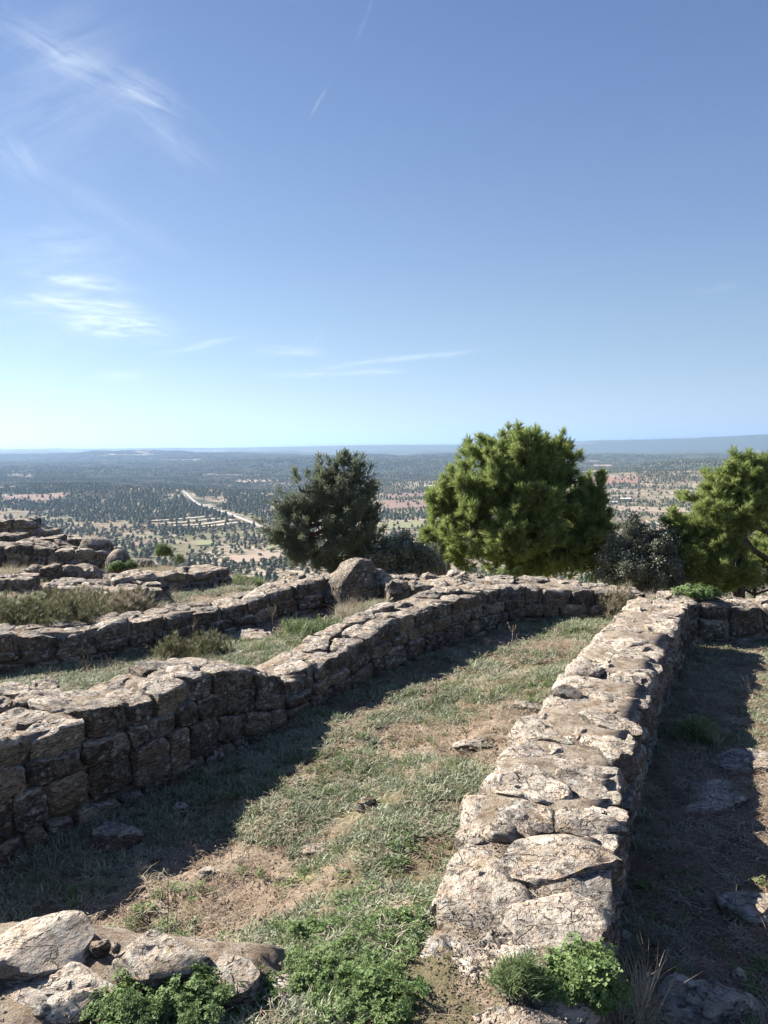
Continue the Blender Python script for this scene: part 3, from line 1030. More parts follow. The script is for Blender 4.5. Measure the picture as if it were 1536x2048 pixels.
# ---- wall R: broad low wall on the right
lr = Line(R_F)
R_BASE = [(0, R_BASE[0][1])] + R_BASE + [(lr.L, R_BASE[-1][1])]
zt_r, zb_r = pf(R_TOP), pf(R_BASE)
wall_r = build_wall('stone_wall', 'broad flat-topped wall running from the right foreground back to the far wall, sunlit on top',
                    R_F, R_B, zt_r, zb_r, du=.40, dv=.30, cap=.15, row=.12, wst=.24, seed=9, gap=.0, amp=.12, nt=48, p=9, topj=.008, core_drop=.012, capcuts=(9, 4, .84, .97), rim=.05, cap_mat=M_PALE, core_mat=M_SANDY, skip_top=lambda s, v: s < 1.0)
# ---- far wall
FW_F = [(1.35, 8.02), (1.62, 7.95), (2.35, 7.98), (2.86, 7.95)]
FW_B = [(1.15, 8.75), (1.62, 8.72), (2.37, 8.50), (2.92, 8.38)]
zt_f = pf(profile(FW_F, [(1040, 1174), (1100, 1177), (1200, 1180), (1290, 1185)]))
zb_f = lambda s: -.27
wall_f = build_wall('stone_wall', 'far end wall of the room with khaki blocks in its lower course, below the big pine', FW_F, FW_B, zt_f, zb_f, du=.26, dv=.22, cap=.20, row=.16, wst=.30,
                    seed=14, gap=.007, amp=.12, nt=24, p=7, ends=(), face_mat=M_KHAKI)
# ---- wall to the right of the junction
GW_F = [(3.0, 7.34), (3.35, 7.36), (4.2, 7.42), (5.6, 7.4)]
GW_B = [(2.95, 7.95), (3.40, 7.92), (4.3, 7.88), (5.7, 7.85)]
zt_g = pf(profile(GW_F, [(1390, 1203), (1440, 1208), (1500, 1210), (1536, 1212)]))
zb_g = lambda s: -.40
wall_g = build_wall('stone_wall', 'shaded wall at the right edge beyond the junction, round pale stones along its top', GW_F, GW_B, zt_g, zb_g, du=.32, dv=.2, cap=.18, row=.17, wst=.30,
                    seed=21, gap=.009, amp=.15, nt=22, p=5, topj=.03)
# ---- the platform left of the corner, behind wall A
HW_F = [(0.02, 8.05), (0.5, 8.05), (0.95, 8.1), (1.25, 8.4)]
HW_B = [(-0.1, 8.85), (0.5, 8.95), (1.0, 8.95), (1.35, 8.8)]
wall_h = build_wall('stone_wall', 'low rough stretch of wall between the pointed boulder and the far corner', HW_F, HW_B, lambda s: .12 + .012 * math.sin(s * 9), lambda s: -.1, du=.26, dv=.22, cap=.15, row=.1, wst=.25,
                    seed=27, gap=.012, amp=.2, nt=20, p=3.6, topj=.03, q=1)
# ---- wall B
lb_ = Line(B_F)
B_TOP = [(0, B_TOP[0][1])] + B_TOP + [(lb_.L, B_TOP[-1][1])]
B_BASE = [(0, B_BASE[0][1])] + B_BASE + [(lb_.L, B_BASE[-1][1])]
wall_b = build_wall('stone_wall', 'long low wall behind the tall one, climbing gently to the pointed boulder', B_F, B_B, pf(B_TOP), pf(B_BASE), du=.30, dv=.25, cap=.17, row=.16, wst=.27,
                    seed=33, gap=.005, amp=.14, nt=26, p=7, topj=.010)


# ---- ruins at the upper left, each line from its place in the photograph at a chosen depth
def small_wall(label, pts, depth, width, base_py, seed, du=.28, row=.17, wst=.26, cap=.16, amp=.15, topj=.02, p=6, ends=(), w_back=None, dv=.24):
    """pts: (px, py) of the front top edge, depth: list of y values"""
    F, Z = [], []
    for (px, py), y in zip(pts, depth):
        X = at_y(px, py, y)
        F.append((X[0], X[1]))
        Z.append(X[2])
    Bk = []
    for k, (x, y) in enumerate(F):
        tg = Line(F).tan(Line(F).s[k])
        Bk.append((x - tg[1] * width, y + tg[0] * width))
    l = Line(F)
    zt = pf(list(zip(l.s, Z)))
    zbs = [at_y(px, bpy_, y)[2] for (px, bpy_), y in zip([(a[0], b) for a, b in zip(pts, base_py)], depth)]
    zb = pf(list(zip(l.s, zbs)))
    return build_wall('stone_wall', label, F, Bk, zt, zb, du=du, dv=dv, cap=cap, row=row, wst=wst, seed=seed, gap=.010, amp=amp, nt=18, p=p, topj=topj, ends=ends)


small_wall('highest stepped ruin wall at the left edge, dark against the valley', [(-60, 1043), (0, 1043), (50, 1040), (56, 1050), (74, 1057), (102, 1061)], [12.3, 12.3, 12.3, 12.3, 12.3, 12.3], .5, [1080] * 6, 41, cap=.14, row=.14, wst=.24)
small_wall('middle ruin wall of flat slabs below the highest one at the left', [(38, 1080), (70, 1078), (118, 1074)], [11.7, 11.7, 11.75], .5, [1100, 1100, 1100], 42, cap=.12, row=.12, ends=(1,))
small_wall('short stack of two rounded courses at the left edge, under the highest ruin', [(-70, 1068), (0, 1068), (36, 1068)], [11.3, 11.3, 11.3], .4, [1092] * 3, 43, cap=.13, row=.13, ends=(1,))
small_wall('pale rubble footing behind the round-topped boulder at the upper left', [(116, 1078), (140, 1076), (168, 1078)], [12.2, 12.3, 12.4], .6, [1092, 1092, 1092], 46, du=.2, cap=.12, row=.1, topj=.04)
small_wall('wide dark ruin wall in front of the slabs, ending at the round boulder', [(-70, 1090), (0, 1090), (40, 1090), (100, 1096), (101, 1104), (150, 1102), (178, 1098), (220, 1104)], [10.8, 10.8, 10.8, 10.8, 10.8, 10.8, 10.85, 10.9], .7, [1142] * 8, 44, cap=.15, row=.14, wst=.24, dv=.2)
small_wall('low line of humped stones in front of the dark ruin wall at the left', [(20, 1144), (60, 1140), (90, 1134), (122, 1130), (160, 1128), (162, 1138), (190, 1140)], [9.6, 9.6, 9.6, 9.6, 9.6, 9.6, 9.6], .32, [1165, 1165, 1165, 1165, 1160, 1155, 1152], 45, du=.3, cap=.17, topj=.035, p=2.8, amp=.22)
small_wall('dark stub of wall at the left edge among dry grass', [(-70, 1160), (0, 1160), (30, 1156), (58, 1160)], [8.7, 8.7, 8.7, 8.7], .4, [1182] * 4, 47, cap=.13, row=.12, ends=(1,))
small_wall('ruined wall with a shaded end, standing alone beside the green herbs', [(225, 1160), (270, 1156), (320, 1148), (390, 1146), (430, 1138), (467, 1132)], [8.55, 8.7, 8.85, 9.1, 9.3, 9.5], .55, [1180, 1186, 1200, 1200, 1188, 1168], 48, du=.27, cap=.15, row=.13, wst=.24, amp=.2, topj=.03, p=3, ends=(1,))
small_wall('broad slab-topped stub of wall behind the dry bush', [(80, 1172), (150, 1180), (210, 1184), (270, 1180), (333, 1176)], [8.0, 8.05, 8.1, 8.15, 8.3], .75, [1190, 1200, 1206, 1212, 1216], 49, du=.4, cap=.12, row=.11, wst=.2, amp=.16, dv=.3, ends=(1,))
small_wall('short slab-topped stub of wall at the left edge behind the tall wall', [(-60, 1408), (0, 1408), (60, 1405), (128, 1398)], [4.75, 4.75, 4.8, 4.9], .5, [1440, 1440, 1438, 1425], 50, du=.3, cap=.14, row=.1, amp=.18, ends=(1,))


# ------------------------------------------------------------------ single stones and boulders
def outline(n, rx, ry, rg, irr=.18):
    return [((1 + rg.uniform(-irr, irr)) * rx * cos(2 * pi * k / n), (1 + rg.uniform(-irr, irr)) * ry * sin(2 * pi * k / n)) for k in range(n)]


def rock(px, py, rx, ry, h, label, zsink=.3, seed=0, z=None, y=None, p=2.6, amp=.18, nt=44, name='loose_stone', cat='stone', group=None, rotz=0, mtl=None, tilt=(0, 0), irr=.16):
    """px, py: where the stone's middle meets the ground; rx, ry, h in metres"""
    rg = random.Random(seed + 100)
    if y is not None:
        x, yy, _ = at_y(px, py, y)
        zz = float(gz(x, yy)) if z is None else z
    else:
        zz = z if z is not None else 0.
        for _ in range(6 if z is None else 1):
            x, yy, _z = at_z(px, py, zz)
            if z is None:
                zz = float(gz(x, yy))
    P = np.array(outline(9, rx, ry, rg, irr))
    c, s = cos(rotz), sin(rotz)
    P = np.stack([P[:, 0] * c - P[:, 1] * s, P[:, 0] * s + P[:, 1] * c], 1)
    SEED[0] += 1
    me = stone_mesh(P, (1, 0, 0), (0, 1, 0), (0, 0, 1), h * (1 - zsink), h * zsink + .04, amp, SEED[0] + seed, nt, p, mtl, tilt, 1, (7, 0, .90, .99) if name == 'boulder' else (12, 3, .75, .95))
    me.name = name
    return obj(name, me, None, (x, yy, zz), label, cat, group)


# foreground left: closing wall of the room
FL_F = [(-1.55, 1.62), (-1.15, 1.70), (-.72, 1.78), (-.36, 1.90)]
froot = thing('stone_wall', 'ruined wall end in the left foreground, big lichened stones set in pale earth', 'stone wall', (-.9, 1.95, 0))


def wall_rock(root, px, py, rx, ry, h, ztop, seed, p=3.2, amp=.16, rotz=0, mtl=None, nt=46, tilt=(0, 0), irr=.14):
    rg = random.Random(seed)
    x, y, _ = at_z(px, py, ztop)
    P = np.array(outline(9, rx, ry, rg, irr))
    c, s = cos(rotz), sin(rotz)
    P = np.stack([P[:, 0] * c - P[:, 1] * s, P[:, 0] * s + P[:, 1] * c], 1)
    return add_stone(root, (x, y, ztop - h * .5), P, (1, 0, 0), (0, 1, 0), (0, 0, 1), h * .5, h * .6, amp, nt + 10, p + 3.2, mtl, tilt)


wall_rock(froot, 55, 1868, .22, .15, .24, .13, 1, 4.0, rotz=.25, mtl=M_PALE, amp=.10)
wall_rock(froot, 300, 1890, .21, .12, .20, .10, 2, 3.2, rotz=-.1, mtl=M_PALE, amp=.10)
wall_rock(froot, 470, 1918, .13, .11, .20, .085, 3, 4.5, rotz=.1, mtl=M_PALE, amp=.10)
wall_rock(froot, 570, 1968, .095, .07, .14, .02, 4, 2.6, mtl=None)
wall_rock(froot, 200, 1882, .035, .022, .05, .10, 8, 3)
wall_rock(froot, 130, 1968, .17, .10, .12, .08, 5, 3, mtl=M_PALE, rotz=.3, amp=.12)
wall_rock(froot, 10, 2030, .17, .11, .14, .065, 6, 3.0, mtl=M_PALE)
wall_rock(froot, 330, 1955, .08, .05, .10, .045, 62, 3.0)
wall_rock(froot, 232, 1885, .016, .012, .03, .115, 11, 3, mtl=M_STONE_W)
wall_rock(froot, -80, 1950, .16, .16, .2, .08, 7, 3.6)


def core_patch(root, F, Bk, ztop, name='mortar_core', drop=.5, seed=0, edge=.03):
    """packed earth between the stones: a thick slab with a rough top"""
    lf, lb = Line(F), Line(Bk)
    n, m = int(lf.L / .018), 26
    V = []
    for i in range(n + 1):
        a, b = lf.at(lf.L * i / n), lb.at(lb.L * i / n)
        for k in range(m + 1):
            q = a + (b - a) * k / m
            e = min(k, m - k, i, n - i) / 9.0
            zz = ztop(q[0], q[1]) + .012 * float(fbm(np.array([q[0] * 20]), np.array([q[1] * 20]), oct=3, s=seed)[0]) + .02 * float(vnoise([q[0] * 6], [q[1] * 6], s=seed + 2)[0])
            if e < 1:
                zz -= (1 - e) ** 2 * (.07 if e > 0 else drop)
            V.append((q[0], q[1], zz))
    w_ = root['_w']
    V = np.array(V) - np.array(w_)
    return obj(name, mesh_np(name, V, grid_faces(n + 1, m + 1)[:, ::-1], M_SANDY), root, w_)


core_patch(froot, [(-1.9, 1.45), (-1.15, 1.66), (-.85, 1.80), (-.58, 1.98), (-.30, 2.10)], [(-1.9, 2.45), (-1.25, 2.46), (-.75, 2.44), (-.32, 2.36)], lambda x, y: .024 + .034 * min(1, max(0, (-x - .5) * 1.5)), seed=5)

# near end of wall R: rubble, part of wall R
wr = wall_r
wall_rock(wr, 1120, 1805, .22, .18, .30, .115, 21, 3.4, rotz=.35, amp=.09, mtl=M_PALE)          # the big pale block
wall_rock(wr, 950, 1725, .105, .10, .16, .085, 22, 3.0, rotz=.5, mtl=M_STONE_W)
wall_rock(wr, 985, 1790, .075, .05, .12, .055, 23, 3.0, mtl=M_STONE_W)
wall_rock(wr, 1080, 1905, .24, .10, .20, .06, 24, 3.2, rotz=.22, amp=.10, mtl=M_PALE)
wall_rock(wr, 975, 1870, .13, .055, .10, .025, 25, 2.6)
wall_rock(wr, 1130, 1862, .075, .035, .10, .05, 26, 2.8)
wall_rock(wr, 1130, 1685, .27, .16, .16, .125, 27, 4.5, rotz=.25, amp=.08, mtl=M_PALE)
wall_rock(wr, 1000, 1650, .085, .055, .12, .115, 28, 3.0)
wall_rock(wr, 1080, 1645, .07, .05, .10, .12, 29, 3.0)
wall_rock(wr, 1180, 1630, .16, .07, .12, .13, 30, 3.6, rotz=.2)
wall_rock(wr, 960, 1672, .05, .03, .08, .085, 31, 3.0)
wall_rock(wr, 885, 1795, .045, .04, .09, .05, 32, 2.6)
wall_rock(wr, 1050, 2030, .19, .07, .12, .03, 33, 2.8, rotz=-.15, mtl=M_PALE, amp=.1)
wall_rock(wr, 1010, 1640, .05, .04, .08, .11, 34, 3.0)
# loose stones: (px, py, rx, ry, h, label)
LS = [(1130, 1405, .13, .085, .12, 'flat-topped block jutting from the left side of the broad wall, near its middle', .1),
      (1090, 1455, .05, .05, .10, 'small brown block at the left edge of the broad wall, above the bare earth', .1),
      (735, 1618, .075, .04, .07, 'tan angular stone lying alone in the middle of the grassy room', .02),
      (690, 1745, .028, .02, .03, 'small tan pebble beside the bare stone patch in the room', .1),
      (613, 1690, .026, .02, .035, 'small pale pebble above the flat bare rock in the room', .1),
      (640, 1700, .13, .07, .035, 'flat pale rock level with the soil at the edge of the wall shadow', .4),
      (230, 1690, .16, .10, .13, 'pale lichened stone lying in the shadow at the foot of the tall wall', .1),
      (960, 1490, .22, .08, .04, 'flat pale slab on the bare orange earth patch in the room', .4),
      (1060, 1415, .17, .06, .05, 'long flat slab embedded beside the broad wall in the room', .3),
      (1050, 1345, .16, .05, .04, 'flat pale slab among the herbs in the upper room', .3),
      (505, 1280, .34, .14, .10, 'wide flat rock among weeds between the two long walls', .2),
      (560, 1762, .03, .02, .03, 'tiny stone at the shadow line in the near part of the room', .1),
      (410, 1752, .06, .035, .05, 'grey stone at the tip of the wall shadow in the near room', .2),
      (880, 1808, .0001, .0001, .0001, None, 0),
      (178, 1386, .05, .04, .06, 'small round stone in the grass strip behind the tall wall', .1),
      (500, 1142, .16, .1, .14, 'grey squat stone standing on the crest left of the juniper', .1),
      (320, 1128, .36, .25, .22, 'large pale rock with a flat top on the crest, under the small green bush', .1),
      (1500, 1530, .35, .18, .07, 'broad pale bedrock slab at the right edge in the sun', .4),
      (1430, 1600, .30, .20, .06, 'flat bedrock slab half in the wall shadow at the right', .4),
      (1510, 1690, .0001, .0001, .0001, None, 0),
      (1500, 1820, .16, .14, .06, 'flat grey rock across the shadow edge, lower right', .4),
      (1415, 2020, .22, .15, .12, 'broad dark rock in the shadow at the bottom right corner', .4),
      (1478, 1962, .03, .03, .05, 'upper of two small pale stones near the bottom right corner', .1),
      (1497, 2010, .03, .03, .05, 'lower of two small pale stones near the bottom right corner', .1),
      (1460, 1400, .35, .2, .05, 'flat shaded rock in the corridor right of the broad wall', .4),
      (1500, 1290, .3, .15, .06, 'flat rock at the far right below the shaded wall', .4),
      (1450, 1755, .04, .03, .03, 'small stone in the deep shadow right of the broad wall', .2),
      (1395, 1680, .05, .03, .02, 'flat chip of stone in the deep shadow, centre right', .2),
      (1180, 1345, .12, .08, .06, 'flat stone on top of the broad wall, dark on one side', .2),
      (800, 1180, .2, .1, .08, 'low stone on the grassy top near the pointed boulder', .3),
      (20, 1880, .06, .04, .06, 'stone peeping from behind the left foreground wall in shadow', .2),
      (1240, 1880, .05, .04, .06, 'small stone at the foot of the broad wall near end', .2),
      (360, 1620, .06, .03, .05, 'small stone at the foot of the tall wall in the shadow', .2)]
for k, (px, py, rx, ry, h, lab, sink) in enumerate(LS):
    if lab is None:
        continue
    kw = {}
    if 'jutting' in lab:
        kw = dict(z=.05)
    if 'left edge of the broad wall, above' in lab:
        kw = dict(z=.03)
    if 'on top of the broad wall' in lab:
        kw = dict(z=.11)
    rock(px, py, rx, ry, h, lab, sink, seed=k, p=3.4 if rx > .1 else 2.6, amp=.17, nt=36 if rx > .1 else 22, rotz=random.uniform(-.4, .4), mtl=M_STONE_W if rx < .09 else None, **kw)
# boulders
rock(722, 1200, .46, .26, .66, 'big pointed boulder standing at the end of the long low wall', .15, 71, y=8.6, p=1.5, amp=.17, nt=56, name='boulder', cat='boulder', irr=.2)
rock(628, 1165, .26, .16, .30, 'rounded pale boulder left of the pointed boulder', .1, 72, y=9.0, p=2.4, amp=.14, nt=40, name='boulder', cat='boulder')
rock(582, 1155, .17, .14, .20, 'small grey boulder behind the rounded pale one, by the green herbs', .1, 73, y=9.6, p=2.4, amp=.18, nt=32, name='boulder', cat='boulder')
rock(755, 1165, .2, .18, .36, 'squat boulder just right of the pointed boulder', .1, 77, y=8.9, p=2.2, amp=.18, nt=32, name='boulder', cat='boulder')
rock(190, 1118, .27, .25, .30, 'round-topped boulder rising out of the dark ruin wall', .1, 74, y=11.2, z=.06, p=2.2, amp=.12, nt=36, name='boulder', cat='boulder')
rock(238, 1140, .19, .2, .40, 'smooth round dark boulder at the right end of the dark ruin wall', .1, 75, y=10.7, p=2.3, amp=.07, nt=36, name='boulder', cat='boulder')
rock(275, 1134, .3, .2, .14, 'low stone on the crest between the round boulder and the pale rock', .2, 76, y=12.0, p=2.6, amp=.2, nt=28, name='boulder', cat='boulder')


# ------------------------------------------------------------------ plants: prototypes and scattering
def blade_mesh(name, n, lmin, lmax, wd, spread, curl, mtl, base=.02, lift=(.3, 1.3), seg=3, rg=None, flat=False):
    rg = rg or np.random.default_rng(3)
    V, F = [], []
    for i in range(n):
        a = rg.uniform(0, 2 * pi)
        el = rg.uniform(*lift)
        ln = rg.uniform(lmin, lmax)
        p_ = np.array([cos(rg.uniform(0, 6.3)), sin(rg.uniform(0, 6.3)), 0]) * rg.uniform(0, base)
        side = np.array([-sin(a), cos(a), rg.uniform(-.5, .5)])
        side /= np.linalg.norm(side)
        k0 = len(V)
        e = el
        for s in range(seg + 1):
            wv = wd * (1 - s / seg) ** .7 * (.6 + .4 * min(1, s * 2 / seg)) if s < seg else 0
            if s < seg:
                V += [p_ - side * wv / 2, p_ + side * wv / 2]
            else:
                V += [p_]
            d = np.array([cos(a) * cos(e), sin(a) * cos(e), sin(e)])
            p_ = p_ + d * ln / seg
            e -= curl / seg * rg.uniform(.5, 1.5)
        for s in range(seg - 1):
            F.append((k0 + 2 * s, k0 + 2 * s + 1, k0 + 2 * s + 3, k0 + 2 * s + 2))
        F.append((k0 + 2 * seg - 2, k0 + 2 * seg - 1, k0 + 2 * seg))
    return mesh_np(name, V, F, mtl, smooth=False)


def litter_mesh(name, n, rad, ln, wd, mtl, seed=0, lift=.01):
    rg = np.random.default_rng(seed)
    V, F = [], []
    for i in range(n):
        c = np.array([*(rg.normal(0, rad * .5, 2)), rg.uniform(.002, lift)])
        a = rg.uniform(0, 2 * pi)
        l = ln * rg.uniform(.5, 1.2)
        d = np.array([cos(a), sin(a), rg.uniform(-.15, .2)]) * l / 2
        s = np.array([-sin(a), cos(a), 0]) * wd / 2
        up = np.array([0, 0, wd * .6])
        k = len(V)
        V += [c - d - s, c - d + s, c + s + up * 2, c - s + up * 2, c + d]
        F += [(k, k + 1, k + 2, k + 3), (k + 3, k + 2, k + 4)]
    return mesh_np(name, V, F, mtl, smooth=False)


def clover_mesh(name, n, rad, hgt, lf, mtl, seed=0):
    rg = np.random.default_rng(seed)
    V, F = [], []
    for i in range(n):
        a = rg.uniform(0, 2 * pi)
        r = rad * math.sqrt(rg.uniform(0, 1))
        h = hgt * rg.uniform(.35, 1.0) * (1 - .4 * r / rad)
        tip = np.array([cos(a) * r, sin(a) * r, h])
        nrm = np.array([rg.normal(0, .35), rg.normal(0, .35), 1])
        nrm /= np.linalg.norm(nrm)
        e1 = np.cross(nrm, (cos(a), sin(a), .1))
        e1 /= np.linalg.norm(e1)
        e2 = np.cross(nrm, e1)
        k = len(V)
        b = tip * np.array([.45, .45, 0])
        sd_ = e1 * .0012
        V += [b - sd_, b + sd_, tip]
        F.append((k, k + 1, k + 2))
        s = lf * rg.uniform(.7, 1.2)
        a0 = rg.uniform(0, 2)
        for j in range(3):
            q = a0 + j * 2.094
            u = e1 * cos(q) + e2 * sin(q)
            v = -e1 * sin(q) + e2 * cos(q)
            k = len(V)
            V += [tip, tip + (u * .6 + v * .48) * s + nrm * s * .16, tip + u * s * 1.05, tip + (u * .6 - v * .48) * s + nrm * s * .16]
            F.append((k, k + 1, k + 2, k + 3))
    return mesh_np(name, V, F, mtl, smooth=False)


def proto(me):
    return bpy.data.objects.new(me.name, me)


def scatter(name, pts, rots, scl, protos, idx=None, parent=None, loc=(0, 0, 0), **kw):
    """one object whose points carry instances of the given prototypes"""
    pts = np.asarray(pts, np.float32)
    n = len(pts)
    me = bpy.data.meshes.new(name)
    me.vertices.add(n)
    me.vertices.foreach_set('co', pts.ravel())
    a = me.attributes.new('rot', 'FLOAT_VECTOR', 'POINT')
    a.data.foreach_set('vector', np.asarray(rots, np.float32).ravel())
    a = me.attributes.new('scl', 'FLOAT_VECTOR', 'POINT')
    s3 = np.asarray(scl, np.float32)
    if s3.ndim == 1:
        s3 = np.repeat(s3[:, None], 3, 1)
    a.data.foreach_set('vector', s3.ravel())
    a = me.attributes.new('idx', 'INT', 'POINT')
    a.data.foreach_set('value', np.asarray(idx if idx is not None else np.random.default_rng(n).integers(0, len(protos), n), np.int32))
    o = obj(name, me, parent, loc, **kw)
    ng = bpy.data.node_groups.new(name, 'GeometryNodeTree')
    ng.interface.new_socket('Geometry', in_out='INPUT', socket_type='NodeSocketGeometry')
    ng.interface.new_socket('Geometry', in_out='OUTPUT', socket_type='NodeSocketGeometry')
    gi, go = ng.nodes.new('NodeGroupInput'), ng.nodes.new('NodeGroupOutput')
    iop = ng.nodes.new('GeometryNodeInstanceOnPoints')
    jn = ng.nodes.new('GeometryNodeJoinGeometry')
    for p_ in protos:
        oi = ng.nodes.new('GeometryNodeObjectInfo')
        oi.inputs['Object'].default_value = p_
        oi.inputs['As Instance'].default_value = True
        ng.links.new(oi.outputs['Geometry'], jn.inputs[0])

    def attr(nm, ty):
        nd = ng.nodes.new('GeometryNodeInputNamedAttribute')
        nd.data_type = ty
        nd.inputs['Name'].default_value = nm
        return nd.outputs['Attribute']
    ng.links.new(gi.outputs[0], iop.inputs['Points'])
    ng.links.new(jn.outputs[0], iop.inputs['Instance'])
    iop.inputs['Pick Instance'].default_value = True
    ng.links.new(attr('idx', 'INT'), iop.inputs['Instance Index'])
    e2r = ng.nodes.new('FunctionNodeEulerToRotation')
    ng.links.new(attr('rot', 'FLOAT_VECTOR'), e2r.inputs[0])
    ng.links.new(e2r.outputs[0], iop.inputs['Rotation'])
    ng.links.new(attr('scl', 'FLOAT_VECTOR'), iop.inputs['Scale'])
    ng.links.new(iop.outputs[0], go.inputs[0])
    md = o.modifiers.new('scatter', 'NODES')
    md.node_group = ng
    return o


def in_poly(poly, x, y):
    r = np.zeros(np.shape(x), bool)
    for (x0, y0), (x1, y1) in zip(poly, poly[1:] + poly[:1]):
        c = ((y0 > y) != (y1 > y)) & (x < (x1 - x0) * (y - y0) / (y1 - y0 + 1e-12) + x0)
        r ^= c
    return r


FOOT = [A_F + A_B[::-1], R_F + R_B[::-1], B_F + B_B[::-1], FW_F + FW_B[::-1], GW_F + GW_B[::-1], HW_F + HW_B[::-1]]
RF2 = [(-1.9, 1.5), (-1.15, 1.72), (-.85, 1.87), (-.60, 2.03), (-.36, 2.14), (-.36, 2.30), (-.75, 2.38), (-1.25, 2.40), (-1.9, 2.40)]


def free(x, y):
    k = np.ones(np.shape(x), bool)
    for i, f in enumerate(FOOT):
        m = in_poly(f, x, y)
        if i == 1:
            m &= ~((y < 1.9))
        k &= ~m
    return k & ~in_poly(RF2, x, y)


def site_pts(n, ymin, ymax, rg):
    y = np.sqrt(rg.uniform(ymin ** 2, ymax ** 2, n))
    x = rg.uniform(-.60, .62, n) * y
    k = free(x, y)
    return x[k], y[k]


G1 = np.random.default_rng(5)
P_SIL = [proto(blade_mesh('herb_tuft', 40, .018, .046, .0068, 0, .9, M_SILVER, .038, (.25, 1.35), 2, np.random.default_rng(k))) for k in range(3)]
P_GRN = [proto(blade_mesh('grass_tuft', 30, .02, .055, .0032, 0, .8, M_GREEN, .022, (.5, 1.45), 3, np.random.default_rng(10 + k))) for k in range(3)]
P_CLO = [proto(clover_mesh('clover_tuft', 26, .045, .055, .0095, M_CLOVER, 20 + k)) for k in range(3)]
P_LIT = [proto(litter_mesh('litter_patch', 46, .085, .075, .0019, M_LITTER, 30 + k, .012)) for k in range(3)]
P_STR = [proto(litter_mesh('straw_patch', 30, .06, .05, .0022, M_STRAW, 40 + k, .02)) for k in range(2)]
P_DRY = [proto(blade_mesh('dry_tuft', 14, .05, .15, .0022, 0, .7, M_STRAW, .02, (.7, 1.5), 3, np.random.default_rng(50 + k))) for k in range(3)]


def pebble_mesh(seed):
    rg = np.random.default_rng(seed)
    V, F = [], []
    for i in range(9):
        c = np.array([*rg.normal(0, .045, 2), .001])
        s = rg.uniform(.002, .008) * np.array([1, rg.uniform(.6, 1), rg.uniform(.5, .8)])
        k = len(V)
        q = np.array([[1, 0, 0], [0, 1, 0], [-1, 0, 0], [0, -1, 0], [0, 0, 1.]]) * rg.uniform(.7, 1.2, (5, 1))
        q[:, 2] += .0
        V += list(c + q * s)
        F += [(k, k + 1, k + 4), (k + 1, k + 2, k + 4), (k + 2, k + 3, k + 4), (k + 3, k, k + 4)]
    return mesh_np('gravel_patch', V, F, M_SANDY, False)


P_PEB = [proto(pebble_mesh(k)) for k in range(3)]


def cover(name, label_kind, n, ymin, ymax, accept, protos, smin, smax, zoff=0.0, tall=None):
    x, y = site_pts(n, ymin, ymax, G1)
    v = veg_mask(x, y)
    k = accept(x, y, v, G1.uniform(0, 1, len(x)))
    x, y = x[k], y[k]
    z = gz(x, y) + zoff
    m = len(x)
    s = G1.uniform(smin, smax, m) * (1 + .09 * np.maximum(y - 3, 0))
    rot = np.stack([G1.normal(0, .12, m), G1.normal(0, .12, m), G1.uniform(0, 6.28, m)], 1)
    sc = np.stack([s, s, s * (tall if tall else 1)], 1)
    print(name, m)
    return scatter(name, np.stack([x, y, z], 1), rot, sc, protos, kind='stuff')


def is_cor(x, y):
    return x > interp_x(XR_C, y)


def spec(x, y):
    return fbm(x * 2.1 + 9, y * 2.1, oct=3, s=81)


def clump(x, y, s=93):
    return sst((fbm(x * 5.5, y * 5.5, oct=3, s=s) + .30) / .30)


def near_pt(x, y, lst):
    o = np.zeros(len(x))
    for px, py, z, r in lst:
        cx, cy, _ = at_z(px, py, z)
        o = np.maximum(o, np.exp(-((x - cx) ** 2 + (y - cy) ** 2) / r ** 2))
    return o


CLOV = [(340, 2000, .03, .22), (450, 1990, .02, .18), (560, 2030, 0, .2), (720, 1960, 0, .26), (700, 1880, 0, .22), (900, 1960, 0, .15), (560, 1885, 0, .15), (840, 1870, 0, .14), (760, 2040, 0, .2), (880, 2040, 0, .15)]
GREENP = [(740, 1520, -.2, .45), (1000, 1380, -.05, .35), (930, 1420, -.1, .2), (1130, 1250, -.2, .45), (560, 1295, -.15, .45), (600, 1150, -.2, .8), (540, 1165, -.2, .6), (1440, 1560, -.38, .2)]
cover('herb_cover', '', 56000, 1.3, 9.2, lambda x, y, v, u: (u < clump(x, y) * sst((v - .36) / .3) * (1.0 - .3 * is_cor(x, y)) * (1 - .35 * near_pt(x, y, CLOV)) * (1 - .5 * near_pt(x, y, GREENP)) * np.interp(y, [1, 4, 9], [1, .75, .5])), P_SIL, .7, 1.35)
cover('grass_cover', '', 42000, 1.3, 10.5, lambda x, y, v, u: (u < np.clip(.09 * sst((v - .45) / .3) + .8 * near_pt(x, y, GREENP) + .25 * near_pt(x, y, CLOV) + .5 * sst((spec(x, y) - .2) / .15) * (v > .5) * (y > 4), 0, 1) * clump(x, y, 94) * (1 - .7 * is_cor(x, y)) * np.interp(y, [1, 4, 9], [1, .75, .5])), P_GRN, .7, 1.3)
cover('clover_cover', '', 12000, 1.2, 3.3, lambda x, y, v, u: u < (.5 * near_pt(x, y, CLOV) ** 1.2 + .05) * sst((fbm(x * 7, y * 7, oct=3, s=91) + .28) / .3) , P_CLO, .5, 1.0)
cover('needle_litter', '', 9000, 1.2, 7.5, lambda x, y, v, u: u < np.where(is_cor(x, y), .85, .34 * (1 - .6 * v)) * (y < 7.5), P_LIT, .7, 1.2, .002)
cover('straw_litter', '', 9000, 1.2, 9.5, lambda x, y, v, u: u < .55 * (1 - .3 * v), P_STR, .7, 1.3, .002)
cover('gravel', '', 14000, 1.2, 8, lambda x, y, v, u: u < .25 + .6 * (1 - v), P_PEB, .6, 1.8, 0)
